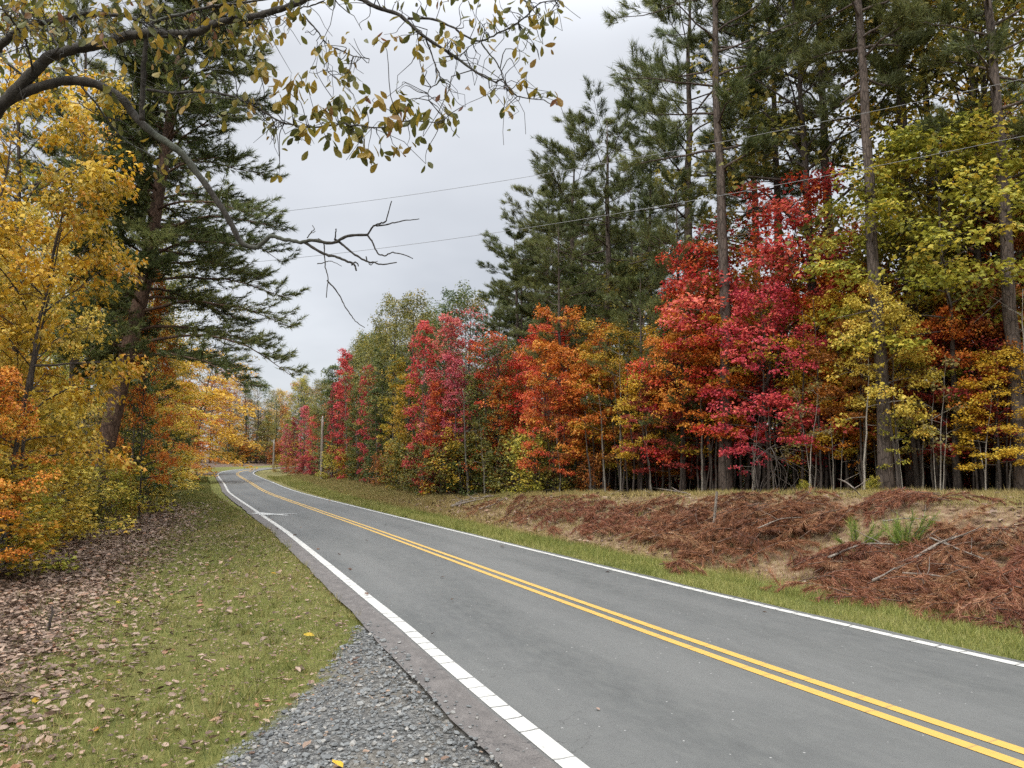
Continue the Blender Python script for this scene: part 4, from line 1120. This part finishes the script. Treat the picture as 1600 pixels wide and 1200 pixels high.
# ------------------------------------------------------------------ heaps of dead pine boughs on the bank
def normal_at(x, y):
    e = .4; return unit(np.array([gz(x - e, y) - gz(x + e, y), gz(x, y - e) - gz(x, y + e), 2 * e]))
HR = np.random.default_rng(21)
def heap(label, spots, height, pal='deadneedle', dens=1.0, blen=1.3):
    """boughs laid over a mound; spots are photo ellipses (u, v, half width, half height) resolved onto the bank"""
    pts = []
    for u, v, a, b in spots:
        n = int(a * b * .0088 * dens)
        for _ in range(n):
            t_ = HR.uniform(0, 6.28); q = math.sqrt(HR.uniform(0, 1))
            g = ground_px(u + a * q * math.cos(t_), v + b * q * math.sin(t_)); pts.append((g, 1 - q * q))
    c = np.mean([g for g, _ in pts], 0); c[2] = gz(c[0], c[1])
    o = empty('brush_pile', tuple(c)); tag(o, label, 'brush pile', 'heaps of dead pine boughs on the bank')
    nb, sb = MB(), MB()
    for g, q in pts:
        az = HR.normal(-.35, .9) + (math.pi if HR.uniform() < .35 else 0)
        L = blen * HR.uniform(.55, 1.25)
        hor = np.array([math.cos(az), math.sin(az), 0])
        n = 7; tt = np.linspace(0, 1, n)
        P = g[None] + hor * (L * (tt - .4))[:, None]
        side = np.array([-hor[1], hor[0], 0]); P += side * (HR.normal(0, .15) * np.sin(tt * 3))[:, None]
        zz = hz(P[:, 0], P[:, 1]); top = height * q * HR.uniform(.25, 1.05)
        P[:, 2] = zz + .05 + top * (1 - .5 * tt ** 2) + .16 * np.sin(tt * math.pi) * HR.uniform(.3, 1.2)
        P = P - c
        sb.tube(P, np.linspace(.011, .003, n), 4, False)
        PP, DD = [], []
        for k in range(9):
            f = .12 + .88 * k / 8; c0 = along(P, f); d0 = unit(P[-1] - P[0])
            sd = side * (-1) ** k * HR.uniform(.35, 1.0)
            l2 = L * .30 * (1.1 - .6 * f); e = c0 + (d0 * .9 + sd) * l2 * .8 + np.array([0, 0, HR.normal(-.06, .06)])
            for w in (.35, .7, 1.): PP.append(c0 + (e - c0) * w); DD.append(e - c0)
        needles(nb, np.array(PP), np.array(DD) + np.array([0, 0, -.06]), HR, 30, .15, .010, .40, clump=np.full(len(PP), np.clip(HR.normal(.45, .28), 0, 1)))
    link('boughs', nb.mesh('heap_boughs', LM[pal]), o)['kind'] = 'stuff'
    link('twigs', sb.mesh('heap_twigs', BK['redpine'], True), o)['kind'] = 'stuff'
heap('long heap of rust brown pine boughs in front of the wooden stake', [(1150, 850, 115, 42), (1080, 862, 90, 36), (1230, 835, 90, 30)], .55)
heap('rust brown bough heap spread at the top of the bank behind the wooden stake', [(1090, 806, 120, 20), (1250, 815, 70, 16)], .30)
heap('rust brown bough heap between the grey log pile and the stake', [(900, 815, 85, 28), (985, 830, 70, 32)], .32)
heap('farthest low rust bough heap beside the grey log pile', [(800, 800, 60, 18), (850, 798, 60, 16)], .25)
heap('rust brown bough heap under the two green pine seedlings', [(1330, 905, 75, 40), (1400, 925, 60, 30)], .55)
heap('large rust brown bough heap with crossing sticks right of the seedlings', [(1460, 915, 80, 45), (1520, 945, 70, 30)], .5)
heap('thick rust brown bough heap cut by the right border near the road', [(1575, 955, 60, 34), (1620, 930, 60, 40)], .6)
heap('scattered rust boughs high on the bank at the right border', [(1540, 860, 70, 22), (1470, 850, 60, 16)], .3, dens=.8)
heap('small dark red brush patch at the foot of the thick front pine', [(1420, 791, 85, 9)], .3, dens=1.6)

# loose sticks and fallen wood
def stick(pts, w, label, name='stick', cat='stick', group='loose sticks on the bank', fork=True, lift=.12, bk='dead'):
    G = np.array([ground_px(*q) for q in pts]); up = lift if np.isscalar(lift) else np.array(lift)
    G[:, 2] += up
    P = spline(G, max(6, len(G) * 4)); c = P[0].copy()
    b = MB(); b.tube(P - c, np.linspace(w, w * .4, len(P)), 6)
    if fork:
        for f in (.45, .75):
            q = along(P, f) - c; b.tube(branch_path(HR, q, HR.uniform(0, 6.28), .5, .5, 4), np.linspace(w * .4, w * .15, 4), 4, False)
    o = link(name, b.mesh(name, BK[bk], True)); o.location = tuple(c); tag(o, label, cat, group); return o
stick([(1420, 912), (1470, 890), (1521, 868)], .035, 'long bare stick sloping up over the heap right of the seedlings', lift=[.35, .45, .4])
stick([(1296, 910), (1350, 893), (1410, 878)], .028, 'thin pale stick lying over the heap under the seedlings', lift=[.45, .5, .3])
stick([(1412, 934), (1455, 938), (1500, 946)], .022, 'thin pale stick low in the crossing stick heap', lift=.4)
stick([(1366, 948), (1385, 936), (1400, 925)], .022, 'short pale stick poking out of the heap under the seedlings', lift=.4)
stick([(1455, 880), (1500, 900), (1540, 918)], .02, 'thin stick crossing the long bare stick', lift=.45)
stick([(1185, 862), (1220, 848), (1255, 845)], .016, 'thin pale stick on the long heap by the stake', lift=.5)
stick([(1380, 828), (1420, 822), (1470, 826)], .02, 'pale stick lying near the top of the bank', lift=.15)
for l, w, lab in (([(705, 797), (730, 790), (757, 783)], .07, 'lowest grey log of the pile at the end of the bank'), ([(712, 792), (735, 784), (772, 779)], .05, 'middle grey log of the pile at the end of the bank'), ([(748, 800), (765, 795), (778, 790)], .045, 'short grey log right of the log pile'), ([(760, 781), (780, 774), (798, 771)], .05, 'grey log by the trees above the log pile')):
    stick(l, w, lab, 'log', 'log', 'grey logs at the end of the bank', lift=.1)
stick([(940, 762), (985, 770), (1073, 776)], .05, 'long fallen grey branch lying along the foot of the trees', 'fallen_branch', 'fallen branch', 'fallen branches along the edge of the wood', lift=[.75, .45, .1])
stick([(1000, 772), (1030, 766), (1062, 774)], .04, 'arched fallen branch in front of the small dark red maple', 'fallen_branch', 'fallen branch', 'fallen branches along the edge of the wood', lift=[.05, .45, .1])
stick([(955, 775), (990, 768), (1015, 775)], .03, 'short fallen branch left of the arched one', 'fallen_branch', 'fallen branch', 'fallen branches along the edge of the wood', lift=[.05, .3, .1])
stick([(1300, 770), (1322, 772), (1345, 778)], .028, 'bent fallen branch propped by the pale leaning sapling', 'fallen_branch', 'fallen branch', 'fallen branches along the edge of the wood', lift=[.7, .3, .05])
def tangle():
    g = ground_px(1192, 776); o = empty('vine_tangle', tuple(g)); tag(o, 'tangle of bare dark vines hanging between the tallest pine and the tan sapling', 'vines')
    b = MB()
    for _ in range(7):
        a = np.array([HR.uniform(-.7, .5), HR.uniform(-.3, .4), 0]); h = HR.uniform(.3, 1.35)
        P = spline([a, a + [HR.normal(0, .2), HR.normal(0, .2), h * .6], a + [HR.normal(.25, .3), HR.normal(0, .2), h], a + [HR.normal(.6, .3), HR.normal(0, .2), h * .5], a + [HR.normal(.7, .3), 0, .0]], 16)
        b.tube(P, np.linspace(.012, .005, 16) * HR.uniform(.6, 1.2), 5)
    link('stems', b.mesh('vine_stems', BK['dark'], True), o)
tangle()
def stake():
    g = ground_px(1115, 852); top = at(1120, 768, g[1]); b = MB()
    P = np.array([[0, 0, -.2], [.0, 0, .3], (top - g) * .9, top - g]); b.tube(spline(P, 8), [.034, .033, .033, .032, .031, .03, .029, .027], 4)
    o = link('stake', b.mesh('stake', BK['dead'])); o.location = tuple(g); tag(o, 'upright pale wooden stake driven into the long bough heap', 'stake')
stake()
def seedling(u, v, h, label):
    g = ground_px(u, v); o = empty('pine_seedling', tuple(g)); tag(o, label, 'pine seedling', 'green pine seedlings on the bank')
    b, nb = MB(), MB(); P0, D0_ = [], []
    for i in range(9):
        L = h * HR.uniform(.6, 1.05); bp_ = branch_path(HR, np.zeros(3), HR.uniform(0, 6.28), HR.uniform(.7, 1.35), L, 6, lift=.05)
        b.tube(bp_, np.linspace(.012, .004, 6), 5, False)
        for f in np.linspace(.25, 1, 9): P0.append(along(bp_, f)); D0_.append(bp_[-1] - bp_[0])
    needles(nb, np.array(P0), np.array(D0_), HR, 22, .22, .008, .5)
    link('stem', b.mesh('seedling_stem', BK['grey'], True), o); c = link('needles', nb.mesh('seedling_needles', LM['seedling']), o)
LM['seedling'] = leafmat('needles_bright', [(.07, .11, .018), (.11, .17, .025), (.16, .22, .03), (.24, .24, .05)], .3)
seedling(1338, 872, .75, 'pale green pine seedling, left one of two on the bank')
seedling(1412, 868, .85, 'bright green bushy pine seedling, right one of two on the bank')

# ------------------------------------------------------------------ grass, fallen leaves, gravel
VR = np.random.default_rng(31)
def scatter(n, x0, x1, y0, y1, power=1.6):
    """more points near the camera"""
    y = y0 + (y1 - y0) * VR.uniform(0, 1, n) ** power; x = VR.uniform(0, 1, n)
    a = np.vectorize(x0)(y) if callable(x0) else x0; b = np.vectorize(x1)(y) if callable(x1) else x1
    return a + (b - a) * x, y
CYI = np.argsort(CEN[:, 1][:400]); CY = CEN[:400, 1]
def cx_at(y): return np.interp(y, CEN[:330, 1], CEN[:330, 0])
def grass(name, x, y, keep, hmin, hmax, wid, mat_, tl=0., th=1., boost=None):
    boost = 1.0 if boost is None else boost[keep]
    x, y = x[keep], y[keep]; n = len(x); z = hz(x, y)
    far = np.clip(y / 14, 1, 5)
    d = np.stack([VR.normal(0, .45, n), VR.normal(0, .45, n), np.ones(n)], 1)
    nr = np.stack([VR.normal(0, 1, n), VR.normal(0, 1, n), np.zeros(n)], 1)
    b = MB()
    T = np.array(BLADE); sz = VR.uniform(hmin, hmax, n) * (.75 + .25 * far) * np.clip(.8 + .55 * fbm(x, y, 3.5), .35, 1.9) * boost
    d = unit(d); w = unit(np.cross(nr, d)) * (wid * far * .5)[:, None]
    p = np.stack([x, y, z - .01], 1)
    v = np.stack([p + w, p - w, p + d * sz[:, None]], 1).reshape(-1, 3)
    patch = np.clip(.53 + .6 * fbm(x, y, 1.1) + .4 * fbm(y, x, 3.) + VR.normal(0, .16, n), 0, 1)
    b.add(v, [np.arange(3 * n).reshape(-1, 3)], np.repeat(VR.uniform(tl, th, n), 3), np.repeat(patch, 3))
    tag(link(name, b.mesh(name, mat_)), kind='stuff')
def vis(x, y): return np.abs(F * x / np.maximum(y, .5)) < 1000
x, y = scatter(330000, lambda q: lwx(q) - 1.0, lambda q: cx_at(q) - 2.9, 2.6, 64, 1.9)
d, s = road_sd(x, y); lit, gra, dr_, so_ = masks(x, y)
keep = (d < LE + .06 + .12 * fbm(x, y, 3)) & (gra + VR.normal(0, .12, len(x)) < .5) & (lit < VR.uniform(.0, 1.15, len(x)) + .05) & vis(x, y)
tuft = VR.uniform(0, 1, len(x)) < .13                       # part of the blades gathers in tufts
tc_ = VR.integers(0, len(x), 1500)[VR.integers(0, 1500, tuft.sum())]
x[tuft] = x[tc_] + VR.normal(0, .035, tuft.sum()); y[tuft] = y[tc_] + VR.normal(0, .035, tuft.sum()); keep[tuft] = keep[tc_]
grass('grass', x, y, keep, .04, .13, .007, LM['grass'], boost=np.where(tuft, 1.7, 1.0))
x, y = scatter(150000, lambda q: cx_at(q) + 2.2, lambda q: cx_at(q) + 6.4, 5, 66, 1.5)
d, s = road_sd(x, y); e = d - RE
keep = (e > -.03 + .08 * fbm(x, y, 3)) & (e < np.where(y < 38, 2.5, 8) + .5 * fbm(x, y, 1.5)) & vis(x, y)
grass('verge_grass', x, y, keep, .06, .21, .008, LM['vergegrass'], .1, 1)
x, y = scatter(240000, lambda q: cx_at(q) + 4, lambda q: tlx(q) + 1.0, 8, 66, 1.3)
d, s = road_sd(x, y); e = d - RE; lit, gra, dr_, so_ = masks(x, y)
keep = (e > 2.2) & (so_ < VR.uniform(0, 2.0, len(x))) & (lit < .6) & vis(x, y)
grass('dry_grass', x, y, keep, .07, .24, .010, LM['drygrass'])

x, y = scatter(90000, lambda q: cx_at(q) + 4, lambda q: tlx(q) + .5, 8, 45, 1.3)
d, s = road_sd(x, y); e = d - RE; lit, gra, dr_, so_ = masks(x, y)
keep = (e > 2.2) & (fbm(x, y, 1.9) > .52) & vis(x, y)
grass('green_grass', x, y, keep, .08, .24, .009, LM['vergegrass'], 0, .7)
def snag():
    g = ground_px(76, 985); b = MB(); b.tube(spline([(0, 0, -.1), (.01, 0, .1), (.03, .01, .2), (.02, .01, .3)], 8), np.linspace(.02, .010, 8), 6)
    b.tube(spline([(.01, 0, .12), (.05, 0, .2), (.06, .01, .25)], 5), np.linspace(.009, .005, 5), 5)
    o = link('stick', b.mesh('snag', BK['dark'], True)); o.location = tuple(g); tag(o, 'short dark broken stick standing in the leaf litter left of the road', 'stick')
snag()
def fallen(name, x, y, smin, smax, pal='deadleaf', lift=.02, gold=.0):
    n = len(x); z = hz(x, y) + lift * .6 + VR.uniform(0, .025, n)
    a = VR.uniform(0, 6.28, n); d = np.stack([np.cos(a), np.sin(a), VR.normal(0, .22, n)], 1)
    nr = np.stack([VR.normal(0, .3, n), VR.normal(0, .3, n), np.ones(n)], 1)
    b = MB(); sz = VR.uniform(smin, smax, n) * (1 + .02 * y)
    b.leaves(np.stack([x, y, z], 1), d, nr, sz, CURL, OVALF, np.clip(VR.beta(1.6, 1.6, n), 0, 1), VR.uniform(0, 1, n))
    tag(link(name, b.mesh(name, LM[pal])), kind='stuff')
x, y = scatter(95000, lambda q: lwx(q) - 2.5, lambda q: cx_at(q) - 2.9, 2.8, 34, 1.7)
d, s = road_sd(x, y); lit, gra, dr_, so_ = masks(x, y)
pr = np.clip(lit * 1.0 + .16 * sstep(-3.6, -6.5, d) + .03 + .10 * (fbm(x, y, 2.2) > .35) * (d < -3.8), 0, 1)
keep = (VR.uniform(0, 1, len(x)) < pr * (1 - .85 * gra)) & (d < LE - .15) & vis(x, y)
fallen('fallen_leaves', x[keep], y[keep], .03, .095)
x, y = scatter(60000, lambda q: lwx(q) - 1.5, lambda q: cx_at(q) - 2.9, 2.6, 22, 1.9)
d, s = road_sd(x, y); lit, gra, dr_, so_ = masks(x, y)
keep = (VR.uniform(0, 1, len(x)) < np.clip(.22 + .7 * lit + .3 * (fbm(x, y, 1.7) > .1), 0, 1) * (1 - .8 * gra)) & (d < LE - .05) & vis(x, y)
fallen('leaf_crumbs', x[keep], y[keep], .012, .04, lift=.03)
x, y = scatter(9000, lambda q: cx_at(q) + 5, lambda q: tlx(q) + 5, 9, 50, 1.2)
d, s = road_sd(x, y); e = d - RE
keep = (e > 2.6) & (VR.uniform(0, 1, len(x)) < .75) & vis(x, y)
fallen('leaf_litter', x[keep], y[keep], .06, .15)
x, y = scatter(14, lambda q: lwx(q) + 1, lambda q: cx_at(q) - 3.3, 4, 16, 1.2)
fallen('golden_leaves', x, y, .05, .12, 'gold', .04)

x, y = scatter(260, lambda q: cx_at(q) - 2.9, lambda q: cx_at(q) + 2.3, 4, 40, 1.3)
d, s = road_sd(x, y); keep = VR.uniform(0, 1, len(x)) < np.where(d < -2.2, .55, np.where(d > 1.9, .3, .06))
x, y = x[keep], y[keep]; hz_, hz = hz, (lambda a, b: np.zeros(len(a)))
fallen('road_leaves', x, y, .04, .10, lift=.012)
hz = hz_
def gravel():
    n = 24000
    x = VR.uniform(-3.0, 1.5, n); y = 2.2 + 8.6 * VR.uniform(0, 1, n) ** 1.25
    d, s = road_sd(x, y); lit, gra, dr_, so_ = masks(x, y)
    keep = (d < LE + .16 + VR.normal(0, .07, n)) & (gra + .1 * VR.normal(0, 1, n) > .45) & ((VR.uniform(0, 1, n) < .9) | (d < LE - .05))
    keep &= ~((d > LE + .02) & (VR.uniform(0, 1, n) < .75))
    x, y, d = x[keep], y[keep], d[keep]; n = len(x)
    z = np.where(d > LE, .0, hz(x, y))
    ph = (1 + 5 ** .5) / 2
    ico = unit(np.array([(-1, ph, 0), (1, ph, 0), (-1, -ph, 0), (1, -ph, 0), (0, -1, ph), (0, 1, ph), (0, -1, -ph), (0, 1, -ph), (ph, 0, -1), (ph, 0, 1), (-ph, 0, -1), (-ph, 0, 1)], float))
    fc = np.array([(0, 11, 5), (0, 5, 1), (0, 1, 7), (0, 7, 10), (0, 10, 11), (1, 5, 9), (5, 11, 4), (11, 10, 2), (10, 7, 6), (7, 1, 8), (3, 9, 4), (3, 4, 2), (3, 2, 6), (3, 6, 8), (3, 8, 9), (4, 9, 5), (2, 4, 11), (6, 2, 10), (8, 6, 7), (9, 8, 1)])
    sz = np.clip(VR.lognormal(-4.35, .42, n), .006, .032)
    v = ico[None] * VR.uniform(.6, 1.25, (n, 12, 1)) * sz[:, None, None]
    v[:, :, 0] *= VR.uniform(.8, 1.5, (n, 1)); v[:, :, 2] *= VR.uniform(.5, .9, (n, 1))
    a = VR.uniform(0, 6.28, n); ca, sa = np.cos(a)[:, None], np.sin(a)[:, None]
    vx = v[:, :, 0] * ca - v[:, :, 1] * sa; vy = v[:, :, 0] * sa + v[:, :, 1] * ca
    v = np.stack([vx + x[:, None], vy + y[:, None], v[:, :, 2] + (z + sz * .35)[:, None]], -1)
    b = MB(); b.add(v.reshape(-1, 3), [(fc[None] + (np.arange(n) * 12)[:, None, None]).reshape(-1, 3)], np.repeat(VR.uniform(0, 1, n), 12))
    m, t, out = mat('gravel_stone'); p = N(t, 'ShaderNodeBsdfPrincipled'); p.inputs['Roughness'].default_value = .85
    c = rampn(t, attr(t, 'tint'), [(.0, (.048, .05, .048)), (.45, (.098, .103, .098)), (.8, (.165, .168, .158)), (1., (.28, .255, .215))])
    t.links.new(mixc(t, .35, c, rampn(t, noise(t, 60, 4), [(.3, (.045, .046, .046)), (.7, (.20, .20, .195))])), p.inputs['Base Color']); t.links.new(p.outputs[0], out.inputs[0])
    tag(link('gravel', b.mesh('gravel', m)), kind='stuff')
gravel()
